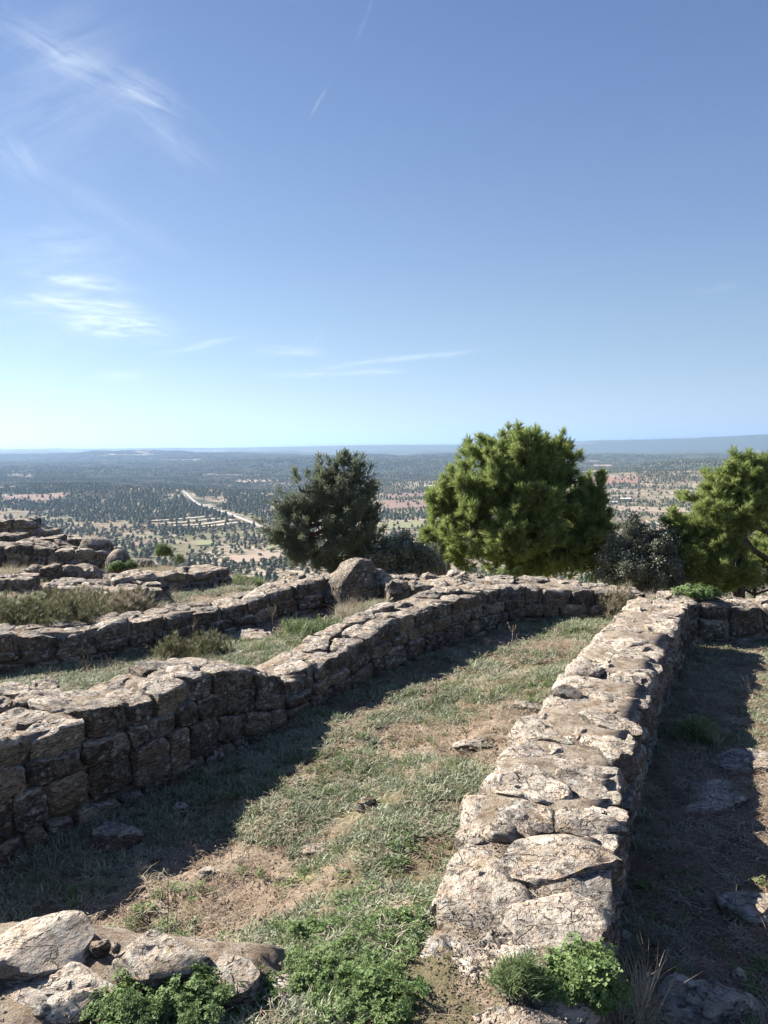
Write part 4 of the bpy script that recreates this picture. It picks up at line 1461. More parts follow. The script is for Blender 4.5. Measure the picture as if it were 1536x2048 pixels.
cover('dry_grass', '', 9000, 1.5, 12, lambda x, y, v, u: u < np.clip(.03 + .35 * (spec(x * .7, y * .7) > .22) * (y > 6.0) + .14 * (y > 8.8), 0, 1), P_DRY, .6, 1.2)

# gravel and litter lying in the rubble between the stones of the near wall ends
nq = 900
qx, qy = G1.uniform(-1.9, -.3, nq), G1.uniform(1.3, 2.2, nq)
k = in_poly(RF2, qx, qy)
qx2, qy2 = G1.uniform(.1, 1.1, nq), G1.uniform(1.9, 3.1, nq)
k2 = in_poly([(.1, 1.9), (.50, 1.9), (.80, 2.75), (.92, 3.05), (.48, 3.05), (.2, 2.3)], qx2, qy2)
px_ = np.concatenate([qx[k], qx2[k2]])
py_ = np.concatenate([qy[k], qy2[k2]])
pz_ = np.concatenate([.028 + .034 * np.clip((-qx[k] - .5) * 1.5, 0, 1), np.maximum(gz(qx2[k2], qy2[k2]), np.interp(qy2[k2], [1.9, 2.3, 3], [0, .03, .085]))])
scatter('rubble_gravel', np.stack([px_, py_, pz_], 1), np.stack([0 * px_, 0 * px_, G1.uniform(0, 6, len(px_))], 1), G1.uniform(.4, 1.1, len(px_)), P_PEB, kind='stuff')


# ---- counted plants
def tube(V, F, pts, r0, r1, nn=6):
    pts = np.asarray(pts, float)
    k0 = len(V)
    n = len(pts)
    for i, p_ in enumerate(pts):
        d = pts[min(i + 1, n - 1)] - pts[max(i - 1, 0)]
        d /= np.linalg.norm(d) + 1e-9
        a = np.cross(d, (0.3, .9, .1))
        a /= np.linalg.norm(a) + 1e-9
        b = np.cross(d, a)
        r = r0 + (r1 - r0) * i / (n - 1)
        for k in range(nn):
            V.append(p_ + (a * cos(2 * pi * k / nn) + b * sin(2 * pi * k / nn)) * r)
    for i in range(n - 1):
        for k in range(nn):
            a_, b_ = k0 + i * nn + k, k0 + i * nn + (k + 1) % nn
            F.append((a_, b_, b_ + nn, a_ + nn))


def ground_at(px, py, z=None, it=6):
    zz = 0.0 if z is None else z
    for _ in range(it if z is None else 1):
        x, y, _z = at_z(px, py, zz)
        if z is None:
            zz = float(gz(x, y))
    return x, y, zz


def stalk_plant(px, py, h, label, nb=4, z=None, seed=0, mtl=None, leafy=None, lean=.1, thick=.003):
    """a single weed with a forked stem and seed heads"""
    rg = np.random.default_rng(seed)
    x, y, zz = ground_at(px, py, z)
    V, F = [], []
    tip = np.array([rg.normal(0, lean) * h, rg.normal(0, lean) * h, h])
    main = [tip * t + np.array([0, 0, 0]) + np.array([rg.normal(0, .02), rg.normal(0, .02), 0]) * h * (t > 0) for t in (0, .35, .7, 1)]
    tube(V, F, main, thick, thick * .5, 5)
    for b in range(nb):
        t = rg.uniform(.25, .85)
        p0 = tip * t
        a = rg.uniform(0, 6.28)
        l = h * rg.uniform(.25, .5)
        p1 = p0 + np.array([cos(a) * .55, sin(a) * .55, .5]) * l * .6
        p2 = p1 + np.array([cos(a) * .3, sin(a) * .3, .8]) * l * .5
        tube(V, F, [p0, p1, p2], thick * .7, thick * .4, 4)
        tube(V, F, [p2, p2 + (0, 0, .012), p2 + (0, 0, .022)], thick * 1.6, thick * .4, 5)
    root = thing('weed', label, 'weed', (x, y, zz))
    obj('stem', mesh_np('stem', V, F, mtl or M_TWIG), root, (x, y, zz))
    if leafy:
        me = blade_mesh('leaves', 26, h * .15, h * .35, .006, 0, .8, leafy, .02, (.3, 1.3), 2, rg)
        obj('leaves', me, root, (x, y, zz), kind='stuff')
    return root


stalk_plant(334, 1850, .17, 'pale dry forked stalk standing behind the left foreground wall', 4, z=.0, seed=1, thick=.0022)
stalk_plant(352, 1846, .11, 'short brown stalk with seed heads beside the pale forked one, left foreground', 5, z=.0, seed=2, thick=.0016)
stalk_plant(172, 1352, .20, 'dry forked thistle stalk in the grass strip behind the tall wall', 4, seed=3, thick=.0035)
stalk_plant(548, 1262, .26, 'dry ladder-branched stalk before the long low wall', 6, seed=4, thick=.0035, leafy=None)
stalk_plant(390, 1292, .24, 'thin weed with small pale flowers below the long low wall', 6, seed=5, leafy=M_SCRUB)
stalk_plant(1022, 1300, .22, 'dry forked thistle in the wall shadow in the upper room', 5, seed=6, thick=.004)
stalk_plant(1042, 1232, .30, 'bent dry stalk at the far left corner of the room', 5, seed=7, thick=.004)
stalk_plant(876, 1408, .13, 'small flowering weed at the edge of the shadow in the room', 5, seed=8, leafy=M_SCRUB)
stalk_plant(676, 1510, .14, 'leafy sprig at the tip of the shadow in the room', 5, seed=9, leafy=M_CLOVER)
stalk_plant(465, 1725, .10, 'thin dry twig standing at the shadow line in the near room', 2, seed=10, thick=.0018)
stalk_plant(1470, 1830, .14, 'single straight straw stem in the shade at the lower right', 0, seed=11, thick=.002, lean=.02)
stalk_plant(52, 1142, .22, 'pale dead weed against the dark ruin wall, upper left', 7, z=-.15, seed=12, thick=.006)


def bush(px, py, w_, h, label, leaf, n=260, seed=0, z=None, name='shrub', cat='shrub', twigs=16, protos=None, psc=(.7, 1.3), flat=.8, y=None):
    rg = np.random.default_rng(seed)
    if y is not None:
        X = at_y(px, py, y)
        x, yy, zz = X
    else:
        x, yy, zz = ground_at(px, py, z)
    root = thing(name, label, cat, (x, yy, zz))
    V, F = [], []
    for i in range(twigs):
        a = rg.uniform(0, 6.28)
        r = w_ / 2 * rg.uniform(.3, .9)
        p1 = np.array([cos(a) * r * .5, sin(a) * r * .5 * flat, h * .45])
        p2 = np.array([cos(a) * r, sin(a) * r * flat, h * rg.uniform(.6, .95)])
        tube(V, F, [(0, 0, -.02), p1, p2], .004 + h * .006, .0015, 4)
    obj('stem', mesh_np('stem', V, F, M_TWIG), root, (x, yy, zz))
    a = rg.uniform(0, 6.28, n)
    el = np.arcsin(rg.uniform(0, 1, n))
    r = rg.uniform(.25, 1.12, n) ** .7 * (1 + .5 * fbm(a * 1.6, el * 2, oct=3, s=seed))
    P = np.stack([np.cos(a) * np.cos(el) * w_ / 2 * r, np.sin(a) * np.cos(el) * w_ / 2 * flat * r, np.sin(el) * h * .85 * r], 1)
    rot = np.stack([0 * a, rg.uniform(0, .9, n) * (1 - .4 * np.sin(el)), a + rg.normal(0, .5, n)], 1)
    scatter('foliage', P, rot, rg.uniform(*psc, n), protos or [proto(blade_mesh('sprig', 12, .03, .06, .008, 0, .5, leaf, .01, (.5, 1.5), 2, np.random.default_rng(seed + k))) for k in range(2)], parent=root, loc=(x, yy, zz), kind='stuff')
    return root


P_SCR = [proto(blade_mesh('scrub_sprig', 18, .03, .085, .006, 0, .3, M_SCRUB, .015, (.6, 1.5), 3, np.random.default_rng(60 + k))) for k in range(3)]
P_SCD = [proto(blade_mesh('dry_sprig', 18, .04, .10, .005, 0, .3, M_STRAW, .015, (.6, 1.5), 3, np.random.default_rng(70 + k))) for k in range(2)]
P_CLB = [proto(clover_mesh('leafy_sprig', 30, .035, .06, .012, M_CLOVER, 80 + k)) for k in range(3)]
bush(1175, 1990, .20, .13, 'bright green leafy plant at the near right corner of the broad wall', None, 90, 1, z=-.02, protos=P_CLB, psc=(.6, 1.2), name='leafy_plant', cat='plant')
bush(1105, 1975, .16, .07, 'lower green clump leaning against the bright leafy plant, near right', None, 45, 31, z=-.02, protos=P_CLB, psc=(.5, 1.1), name='leafy_plant', cat='plant', twigs=5)
bush(1040, 1965, .14, .06, 'low tuft of pale spiky leaves left of the bright green leafy plant', None, 60, 2, z=.03, protos=P_GRN, psc=(.8, 1.3), name='grass_tuft', cat='grass tuft', twigs=3)
bush(262, 1225, .62, .26, 'round straw-coloured dry bush between the ruins and the long low wall', None, 460, 3, protos=P_SCD + P_SCR[:1], psc=(.6, 1.1))
bush(120, 1240, 1.2, .28, 'wide grey-green bush spreading behind the long low wall, left', None, 700, 4, protos=P_SCR, psc=(.6, 1.1))
bush(180, 1215, .7, .24, 'greyish dry bush between the straw-coloured one and the wide grey-green one', None, 340, 5, protos=P_SCR + P_SCD, psc=(.6, 1.1))
bush(20, 1245, .8, .30, 'dark bush at the left edge under the stub of wall', None, 380, 51, protos=P_SCR, psc=(.7, 1.2))
bush(350, 1318, .42, .22, 'grey-green flowering scrub at the foot of the long low wall', None, 260, 6, protos=P_SCR, psc=(.5, 1.0))
bush(420, 1310, .36, .20, 'second scrub clump, right of the flowering one below the long low wall', None, 200, 7, protos=P_SCR, psc=(.5, 1.0))
bush(245, 1140, .34, .08, 'small vivid green plant on the stones beside the smooth round boulder', None, 50, 8, z=-.12, protos=P_CLB, psc=(1.2, 2.0), name='leafy_plant', cat='plant')
bush(330, 1112, .30, .24, 'small round yellow-green bush rising behind the large pale rock', None, 130, 9, y=13.0, protos=P_GRN, psc=(1.2, 2.0))
bush(360, 1126, .16, .16, 'smaller green bush tucked right behind the pale rock', None, 60, 10, y=12.6, protos=P_GRN, psc=(1.0, 1.6))
bush(1245, 1235, .50, .36, 'golden-brown dry bush in the far right corner of the room', None, 420, 11, z=-.2, protos=P_SCD + P_SCR[:1], psc=(.7, 1.2))
bush(1400, 1190, .38, .045, 'low green plant growing on top of the wall right of the junction', None, 80, 12, z=.10, protos=P_CLB, psc=(1.0, 1.6), name='leafy_plant', cat='plant', twigs=4)
bush(590, 1150, .75, .13, 'tall green herbs growing left of the grey boulder', None, 200, 13, protos=P_GRN, psc=(1.6, 2.8), name='leafy_plant', cat='plant')
bush(480, 1172, .65, .10, 'bright green herb clump in front of the crest, near the ruined wall end', None, 140, 14, protos=P_GRN, psc=(1.5, 2.4), name='leafy_plant', cat='plant')
bush(1390, 1480, .34, .14, 'dark grass clump in the shade beside the broad wall', None, 24, 15, protos=P_GRN, psc=(1.8, 3.2), name='grass_tuft', cat='grass tuft', twigs=3)
bush(1428, 1500, .10, .13, 'sunlit tuft of golden straw standing out of the shadow at the right', None, 9, 16, protos=P_DRY, psc=(.9, 1.2), name='grass_tuft', cat='grass tuft', twigs=2)
bush(1250, 2040, .22, .10, 'sheaf of yellow-green grass with seed ears at the bottom, right of the leafy plant', None, 26, 17, z=-.22, protos=P_DRY, psc=(1.1, 1.9), name='grass_tuft', cat='grass tuft', twigs=3)
bush(700, 1235, .55, .12, 'row of dry grass below the pointed boulder', None, 60, 18, protos=P_DRY, psc=(1.0, 1.7), name='grass_tuft', cat='grass tuft', twigs=2)
bush(640, 1262, .8, .07, 'pale green grass clump behind the middle of the tall wall', None, 90, 19, protos=P_GRN, psc=(1.5, 2.6), name='grass_tuft', cat='grass tuft', twigs=2)
bush(1080, 1232, .34, .14, 'bright green leafy weeds at the foot of the far wall, left side', None, 110, 20, protos=P_CLB, psc=(1.2, 1.9), name='leafy_plant', cat='plant')
bush(30, 1162, .9, .12, 'strip of dry grass along the stub of wall at the left', None, 120, 21, z=-.15, protos=P_DRY, psc=(1.0, 1.6), name='grass_tuft', cat='grass tuft', twigs=2)

for k_, (px, py, w_, n_, lab) in enumerate([(250, 2025, .26, 80, 'leafy clover-like plants along the bottom edge, furthest left, spilling over the pale stones'), (380, 2005, .26, 80, 'leafy clover-like plants at the bottom, just below the third pale foreground stone'),
                                      (510, 2015, .24, 70, 'leafy clover-like plants at the bottom, under the small white speckled stone'), (660, 1975, .26, 70, 'leafy clover-like plants right of the small white speckled foreground stone'),
                                      (760, 1990, .24, 60, 'leafy clover-like plants at bottom centre, before the bare soil of the wall end'), (640, 1880, .22, 50, 'leafy clover-like plants behind the small white speckled foreground stone')]):
    bush(px, py, w_ * 1.1, .042, lab, None, n_, 200 + k_, z=.03 if px < 450 else None, protos=P_CLB, psc=(.35, .8), name='leafy_plant', cat='plant', twigs=5)

# ------------------------------------------------------------------ trees near the site
def needle_spray(name, n, ln, nl, wd, mtl, seed, open_=.9):
    rg = np.random.default_rng(seed)
    V, F = [], []
    axes = [np.array([0, 0, 1.])] + [np.array([cos(a) * .75, sin(a) * .75, .75]) for a in rg.uniform(0, 6.28, 3)]
    for ai, ax in enumerate(axes):
        ax = ax / np.linalg.norm(ax)
        L2 = ln * (1 if ai == 0 else .6)
        st = np.array([0, 0, 0]) if ai == 0 else np.array([0, 0, ln * .25 * ai * .6])
        for i in range(n if ai == 0 else n // 2):
            t = rg.uniform(.1, 1)
            p_ = st + ax * L2 * t
            a = rg.uniform(0, 6.28)
            e1 = np.cross(ax, (.31, .77, .55))
            e1 /= np.linalg.norm(e1)
            e2 = np.cross(ax, e1)
            rd = e1 * cos(a) + e2 * sin(a)
            d = ax * 1.0 + rd * open_ * (1.15 - t * .7)
            d /= np.linalg.norm(d)
            q = p_ + d * nl * rg.uniform(.7, 1.1)
            s = np.cross(d, rd)
            s = s / (np.linalg.norm(s) + 1e-9) * wd / 2
            k = len(V)
            V += [p_ - s, p_ + s, q]
            F.append((k, k + 1, k + 2))
    return mesh_np(name, V, F, mtl, smooth=False)


def leaf_spray(name, n, rad, lf, mtl, seed):
    rg = np.random.default_rng(seed)
    V, F = [], []
    for i in range(n):
        c = rg.normal(0, rad * .5, 3)
        d = rg.normal(0, 1, 3)
        d /= np.linalg.norm(d)
        s = np.cross(d, rg.normal(0, 1, 3))
        s /= np.linalg.norm(s)
        l = lf * rg.uniform(.6, 1.2)
        k = len(V)
        V += [c - d * l / 2, c + s * l * .3, c + d * l / 2, c - s * l * .3]
        F.append((k, k + 1, k + 2, k + 3))
    return mesh_np(name, V, F, mtl, smooth=False)


def tree(label, name, cat, lobes, D, trunk, protos, nsub, ntuft, subr, seed, scl=(.8, 1.2), upb=.6, base_r=.14, squash=1.0, fill=.25, limbs=True, group=None, jag=.25, gapthr=-9):
    """lobes: (px, py, depth offset, half width px, half height px) read in the photograph, built at distance D"""
    rg = np.random.default_rng(seed)
    bx, by_, bz = trunk[0]
    root = thing(name, label, cat, (bx, by_, bz), group)
    C = []
    for (px, py, dy, rx, rz) in lobes:
        X = np.array(at_y(px, py, D + dy))
        k = D / FPX
        C.append((X, rx * k * .93, rz * k * .93))
    pts, rots, sc = [], [], []
    tot = sum(a * b for _, a, b in C)
    for X, rx, rz in C:
        m = max(3, int(nsub * rx * rz / tot))
        for i in range(m):
            d = rg.normal(0, 1, 3)
            d /= np.linalg.norm(d)
            rr = rg.uniform(.35, 1.0) ** .5 if rg.random() > fill else rg.uniform(.1, .7)
            ry = rx * .85
            c = X + d * np.array([rx, ry, rz]) * rr * (1 + rg.normal(0, jag * .4))
            r0 = subr * rg.uniform(.55, 1.35)
            mt = int(ntuft / nsub * (r0 / subr) ** 2)
            od = d * np.array([1, 1, .7]) + np.array([0, 0, upb]) + rg.normal(0, .28, 3)
            od /= np.linalg.norm(od)
            tt_ = rg.uniform(0, 1, (mt, 1))
            rad_ = rg.normal(0, 1, (mt, 3))
            rad_ -= (rad_ @ od)[:, None] * od
            rad_ /= np.linalg.norm(rad_, axis=1)[:, None]
            pl = r0 * squash
            q = c + od * (tt_ - .45) * 2 * pl + rad_ * r0 * .62 * (1.08 - tt_) ** .8 * rg.uniform(.3, 1, (mt, 1))
            pts.append(q)
            o = od + rad_ * .85 * (1.1 - tt_) + rg.normal(0, .2, (mt, 3))
            o /= np.linalg.norm(o, axis=1)[:, None]
            rots.append(np.stack([np.zeros(mt), np.arccos(np.clip(o[:, 2], -1, 1)), np.arctan2(o[:, 1], o[:, 0])], 1))
            sc.append(rg.uniform(*scl, mt))
    pts, rots, sc = np.concatenate(pts), np.concatenate(rots), np.concatenate(sc)
    g = gz(pts[:, 0], pts[:, 1])
    k = (pts[:, 2] > g + .05) & (fbm(pts[:, 0] * 2.3, pts[:, 1] * 2.3, pts[:, 2] * 2.6, oct=2, s=seed + 300) > gapthr)
    pts, rots, sc = pts[k], rots[k], sc[k]
    base = np.array([bx, by_, bz])
    print(name, 'tufts', len(pts))
    scatter('crown', pts - base, rots, sc, protos, parent=root, loc=tuple(base), kind='stuff')
    V, F = [], []
    T = [np.array(p_, float) - base for p_ in trunk]
    tube(V, F, T, base_r, base_r * .25, 9)
    obj('trunk', mesh_np('trunk', V, F, M_BARK), root, tuple(base))
    if limbs:
        tl = Line([(0, 0), (0, 1)])
        for X, rx, rz in C:
            t_ = np.clip((X[2] - rz * .6 - bz) / (T[-1][2] + 1e-6), .12, .9)
            i = min(int(t_ * (len(T) - 1)), len(T) - 2)
            f = t_ * (len(T) - 1) - i
            p0 = T[i] * (1 - f) + T[i + 1] * f
            p3 = X - base
            mid = (p0 + p3) / 2 + np.array([0, 0, -.12 * rx])
            V, F = [], []
            tube(V, F, [p0, mid, p3, p3 + np.array([rg.normal(0, .1), rg.normal(0, .1), rz * .6])], base_r * .38, .012, 6)
            for b in range(7):
                d = rg.normal(0, 1, 3)
                d[2] = abs(d[2]) * .6
                d /= np.linalg.norm(d)
                tube(V, F, [mid + (p3 - mid) * rg.uniform(0, 1), p3 + d * rx * .45, p3 + d * rx * .85 + np.array([0, 0, .05])], .022, .006, 5)
            obj('limb', mesh_np('limb', V, F, M_BARK), root, tuple(base))
    return root


P_PINE = [proto(needle_spray('pine_spray', 30, .14, .10, .010, M_NEEDLE, 90 + k)) for k in range(4)]
P_JUNI = [proto(needle_spray('juniper_spray', 34, .16, .035, .011, M_JUN, 95 + k, .6)) for k in range(3)]
P_OAKL = [proto(leaf_spray('oak_spray', 26, .12, .045, M_OAK, 99 + k)) for k in range(3)]

# big pine
DP = 17.0
b = at_y(1045, 1150, DP)
gzb = float(gz(b[0], b[1]))
tr = [(b[0], b[1], gzb - .1), (b[0] + .05, b[1], b[2]), (b[0] + .0, b[1] + .1, b[2] + 1.3), (b[0] - .1, b[1], b[2] + 2.4), (b[0] - .1, b[1], b[2] + 3.3)]
LP = [(1035, 866, 0, 17, 26), (1030, 895, 0, 34, 22), (998, 905, .1, 24, 20), (1082, 908, 0, 30, 24), (975, 915, 0, 26, 30), (1035, 925, -.3, 62, 42), (1095, 935, .2, 36, 44), (935, 935, .2, 16, 28),
      (960, 975, -.3, 62, 40), (1040, 1000, -.6, 70, 52), (1115, 990, .3, 40, 50), (905, 1000, 0, 42, 30), (1150, 965, 0, 26, 34), (1165, 1010, .2, 38, 44), (890, 1050, -.1, 44, 40), (960, 1060, -.8, 60, 44),
      (1050, 1075, -.6, 70, 46), (1130, 1075, -.2, 60, 50), (1190, 1070, .2, 34, 44), (870, 1095, 0, 24, 30), (910, 1115, -.2, 44, 24), (1000, 1125, -.2, 60, 24), (1100, 1130, -.2, 70, 24), (1190, 1125, .1, 40, 24), (1010, 1105, -1.2, 40, 26), (1085, 1020, -1.0, 30, 22), (1005, 1060, -1.3, 22, 20)]
tree('tall bushy green pine with broken outline, the larger one just behind the far wall', 'pine_tree', 'pine tree', LP, DP, tr, P_PINE, 700, 14000, .165, 1, scl=(.85, 1.45), fill=.12, jag=.3, upb=.9, squash=1.5, gapthr=-.25)
# right pine
DR = 15.5
b = at_y(1480, 1160, DR)
gzb = float(gz(b[0], b[1]))
tr = [(b[0], b[1], gzb - .1), (b[0], b[1], b[2]), (b[0] + .02, b[1], b[2] + .9), (b[0] + .1, b[1], b[2] + 2.0), (b[0] + .1, b[1], b[2] + 2.6)]
LP2 = [(1475, 935, 0, 18, 18), (1510, 945, 0, 24, 24), (1450, 975, -.2, 42, 34), (1520, 985, -.2, 44, 40), (1420, 1010, -.3, 40, 34), (1480, 1030, -.5, 46, 32), (1395, 1060, -.4, 40, 34), (1440, 1075, -.5, 40, 34), (1375, 1090, -.2, 26, 26),
       (1410, 1120, -.3, 44, 30), (1560, 960, .1, 50, 40), (1600, 1020, .1, 60, 50), (1620, 1090, .2, 60, 50), (1550, 1040, .3, 30, 30), (1380, 1135, -.1, 30, 20), (1530, 1120, 1.0, 60, 30), (1590, 1140, .8, 60, 30), (1440, 1145, 0, 40, 18), (1400, 1140, -.5, 44, 26), (1455, 1150, -.5, 50, 24), (1370, 1125, -.3, 24, 22)]
tree('green pine cut off by the right edge of the view, dark bare trunk showing', 'pine_tree', 'pine tree', LP2, DR, tr, P_PINE, 480, 9500, .155, 2, scl=(.8, 1.3), fill=.12, jag=.3, upb=.8, squash=1.4, gapthr=-.33)
# juniper
DJ = 14.5
b = at_y(665, 1150, DJ)
gzb = float(gz(b[0], b[1]))
tr = [(b[0], b[1], gzb - .1), (b[0], b[1], b[2] + .3), (b[0] + .05, b[1], b[2] + 1.2), (b[0] + .12, b[1], b[2] + 2.1)]
LJ = [(672, 938, 0, 8, 16), (706, 946, 0, 14, 16), (672, 965, 0, 24, 30), (707, 965, 0, 28, 32), (735, 985, 0, 10, 28), (645, 955, .1, 10, 20), (604, 985, 0, 9, 22), (640, 1000, 0, 34, 34), (695, 1015, -.2, 48, 40), (735, 1030, 0, 16, 30),
      (610, 1030, 0, 28, 34), (568, 1030, 0, 12, 26), (560, 1065, 0, 22, 28), (600, 1075, 0, 34, 36), (655, 1075, -.3, 46, 40), (710, 1080, -.2, 42, 40), (745, 1090, 0, 12, 26), (620, 1115, 0, 40, 26), (690, 1120, -.1, 54, 26), (735, 1125, 0, 22, 20)]
tree('dark grey-green juniper with ragged upright tips, left of the big pine', 'juniper_tree', 'juniper', LJ, DJ, tr, P_JUNI, 420, 10500, .12, 3, scl=(.6, 1.05), upb=.9, squash=1.8, fill=.15, gapthr=-.32, jag=.15)


def shrub_tree(label, lobes, D, seed, n=5000):
    mx = lobes[len(lobes) // 2]
    b_ = at_y(mx[0], mx[1] + mx[4], D)
    g = float(gz(b_[0], b_[1]))
    tr_ = [(b_[0], b_[1], g - .1), (b_[0] + .03, b_[1], (g + b_[2]) / 2), (b_[0], b_[1], b_[2] + .1)]
    return tree(label, 'holm_oak', 'shrub', lobes, D, tr_, P_OAKL, int(n / 40), n, .22, seed, scl=(.7, 1.2), upb=.2, base_r=.08, fill=.2)


shrub_tree('grey-green oak shrub filling the gap between the two pines', [(1260, 1085, 0, 34, 30), (1310, 1085, .1, 34, 26), (1290, 1125, -.2, 60, 34), (1240, 1140, -.2, 40, 26), (1340, 1120, 0, 26, 26), (1345, 1150, 0, 34, 18), (1290, 1165, -.2, 70, 14)], 15.0, 4, 6500)
shrub_tree('pale grey oak shrub between the juniper and the big pine', [(800, 1105, .2, 40, 26), (840, 1115, .1, 26, 24), (770, 1130, 0, 30, 20), (810, 1145, 0, 50, 18), (860, 1140, 0, 30, 16)], 14.0, 5, 3600)
shrub_tree('dark oak shrub in the shade under the right pine', [(1450, 1150, .2, 40, 20), (1510, 1150, .4, 50, 24), (1590, 1150, .4, 50, 24)], 16.2, 6, 3000)

# ------------------------------------------------------------------ the valley
def strip(name, pix, wid, mtl, lift=.7, kind='structure', n=70, world_pts=None, **kw):
    P = np.array(world_pts if world_pts is not None else [hit(*p_)[:2] for p_ in pix])
    s = arclen(P)
    q = np.linspace(0, s[-1], n)
    x, y = np.interp(q, s, P[:, 0]), np.interp(q, s, P[:, 1])
    kx = np.ones(7) / 7
    xs = np.convolve(np.pad(x, 3, 'edge'), kx, 'valid')
    ys = np.convolve(np.pad(y, 3, 'edge'), kx, 'valid')
    dx, dy = np.gradient(xs), np.gradient(ys)
    l = np.hypot(dx, dy)
    nx, ny = -dy / l, dx / l
    V = []
    for k_ in (-1, -.5, 0, .5, 1):
        V.append(np.stack([xs + nx * wid / 2 * k_, ys + ny * wid / 2 * k_], -1))
    V = np.stack(V, 1).reshape(-1, 2)
    g = gz(V[:, 0], V[:, 1]).reshape(n, 5)
    g = np.repeat(g.max(1)[:, None], 5, 1)
    g = np.apply_along_axis(lambda c: np.convolve(np.pad(c, 4, 'edge'), np.ones(9) / 9, 'valid'), 0, g)
    V = np.concatenate([V, g.reshape(-1, 1) + lift], 1)
    # embankment skirts
    V = V.reshape(n, 5, 3)
    lo = V[:, :1].copy()
    hi = V[:, -1:].copy()
    lo[..., 2] -= 6
    hi[..., 2] -= 6
    V = np.concatenate([lo, V, hi], 1)
    me = mesh_np(name, V.reshape(-1, 3), grid_faces(n, 7)[:, ::-1], mtl)
    obj(name, me, kind=kind, **kw)
    return np.stack([xs, ys], 1)


M_ROAD = plain('pale_road', (.30, .28, .25), (.36, .34, .31), .05)
M_TERR = plain('terrace_soil', (.44, .36, .27), (.30, .24, .16), .06)
M_TWALL = plain('terrace_bank', (.07, .07, .045), (.16, .13, .09), .15)
road = strip('road', [(366, 983), (376, 988), (382, 996), (392, 1005), (412, 1013), (440, 1022), (468, 1031), (500, 1043), (534, 1058), (560, 1066)], 6.5, M_ROAD, .9, n=120)
strips = [road]
for pix in ([(304, 1044), (345, 1040), (395, 1036), (424, 1033)], [(318, 1049), (365, 1046), (410, 1041), (440, 1037)], [(345, 1053), (395, 1051), (440, 1045), (468, 1040)], [(385, 1056), (430, 1053), (470, 1047), (500, 1046)]):
    strips.append(strip('terrace', pix, 15, M_TERR, 1.2, n=60))


def field_mat(name, a, b, row, ang):
    m_, t = mat(name)
    co = t.n('ShaderNodeTexCoord').outputs['Object']
    q = t.n('ShaderNodeMapping', {'Vector': co, 'Rotation': (0, 0, ang)}).outputs[0]
    wv = t.n('ShaderNodeTexWave', {'Vector': q, 'Scale': row, 'Distortion': .6, 'Detail': 2.0}).outputs['Fac']
    n = t.noise(co, .05, 4, .6)
    c = t.mix(t.ss(wv, .35, .65), a, b)
    c = t.mix(t.m('MULTIPLY', t.ss(n, .4, .65), .5), c, b)
    finish(t, c, .95, wv, .3, .3, .1)
    return m_


M_RED = field_mat('red_ploughed_soil', (.30, .17, .125), (.25, .15, .11), .035, .4)
M_PINK = field_mat('pinkish_soil', (.38, .29, .22), (.30, .23, .17), .04, 1.2)
M_ROWS = field_mat('orchard_rows', (.46, .35, .26), (.16, .14, .09), .028, .1)
M_BROWN = field_mat('brown_soil', (.27, .18, .14), (.21, .145, .11), .03, -.3)
M_GREENF = field_mat('green_field', (.20, .22, .10), (.24, .22, .13), .03, .7)
PATCHES = []


def field(c4, mtl, lift=.9):
    W = [np.array(hit(*p_)[:2]) for p_ in c4]
    n = 16
    u, v = np.meshgrid(np.linspace(0, 1, n), np.linspace(0, 1, n))
    X = (W[0][0] * (1 - u) + W[1][0] * u) * (1 - v) + (W[3][0] * (1 - u) + W[2][0] * u) * v
    Y = (W[0][1] * (1 - u) + W[1][1] * u) * (1 - v) + (W[3][1] * (1 - u) + W[2][1] * u) * v
    e = 1 + .03 * fbm(X / 40, Y / 40, oct=2, s=3)
    cx, cy_ = X.mean(), Y.mean()
    X, Y = cx + (X - cx) * e, cy_ + (Y - cy_) * e
    Z = gz(X, Y) + lift
    me = mesh_np('field', np.stack([X, Y, Z], -1).reshape(-1, 3), grid_faces(n, n), mtl)
    obj('field', me, kind='structure')
    PATCHES.append([tuple(q) for q in W])


field([(1172, 957), (1276, 954), (1276, 967), (1180, 970)], M_RED)
field([(1166, 943), (1204, 939), (1222, 944), (1172, 948)], M_PINK)
field([(1280, 967), (1306, 968), (1306, 974), (1282, 973)], M_PINK)
field([(-60, 996), (60, 990), (150, 985), (120, 998)], M_BROWN)
field([(-60, 1008), (60, 1003), (118, 999), (40, 992)], M_BROWN)
field([(1262, 1042), (1306, 1040), (1300, 1066), (1256, 1060)], M_ROWS)
field([(1310, 1040), (1366, 1038), (1380, 1064), (1310, 1064)], M_ROWS)
field([(1186, 990), (1230, 975), (1240, 980), (1210, 997)], M_ROWS)
field([(1170, 1010), (1380, 1018), (1380, 1026), (1180, 1022)], M_PINK)
field([(760, 1004), (850, 1000), (860, 1016), (765, 1020)], M_BROWN)
field([(768, 990), (850, 986), (856, 993), (770, 998)], M_BROWN)
field([(760, 1046), (850, 1042), (850, 1056), (765, 1060)], M_GREENF)
field([(540, 1085), (600, 1083), (590, 1098), (530, 1100)], M_GREENF)
field([(460, 1112), (560, 1108), (560, 1122), (470, 1128)], M_PINK)
field([(262, 1084), (300, 1080), (290, 1090), (250, 1100)], M_BROWN)
field([(1180, 930), (1230, 928), (1225, 933), (1180, 936)], M_PINK)
field([(470, 962), (560, 960), (560, 964), (470, 967)], M_PINK)
field([(390, 1082), (430, 1080), (432, 1090), (392, 1092)], M_GREENF)


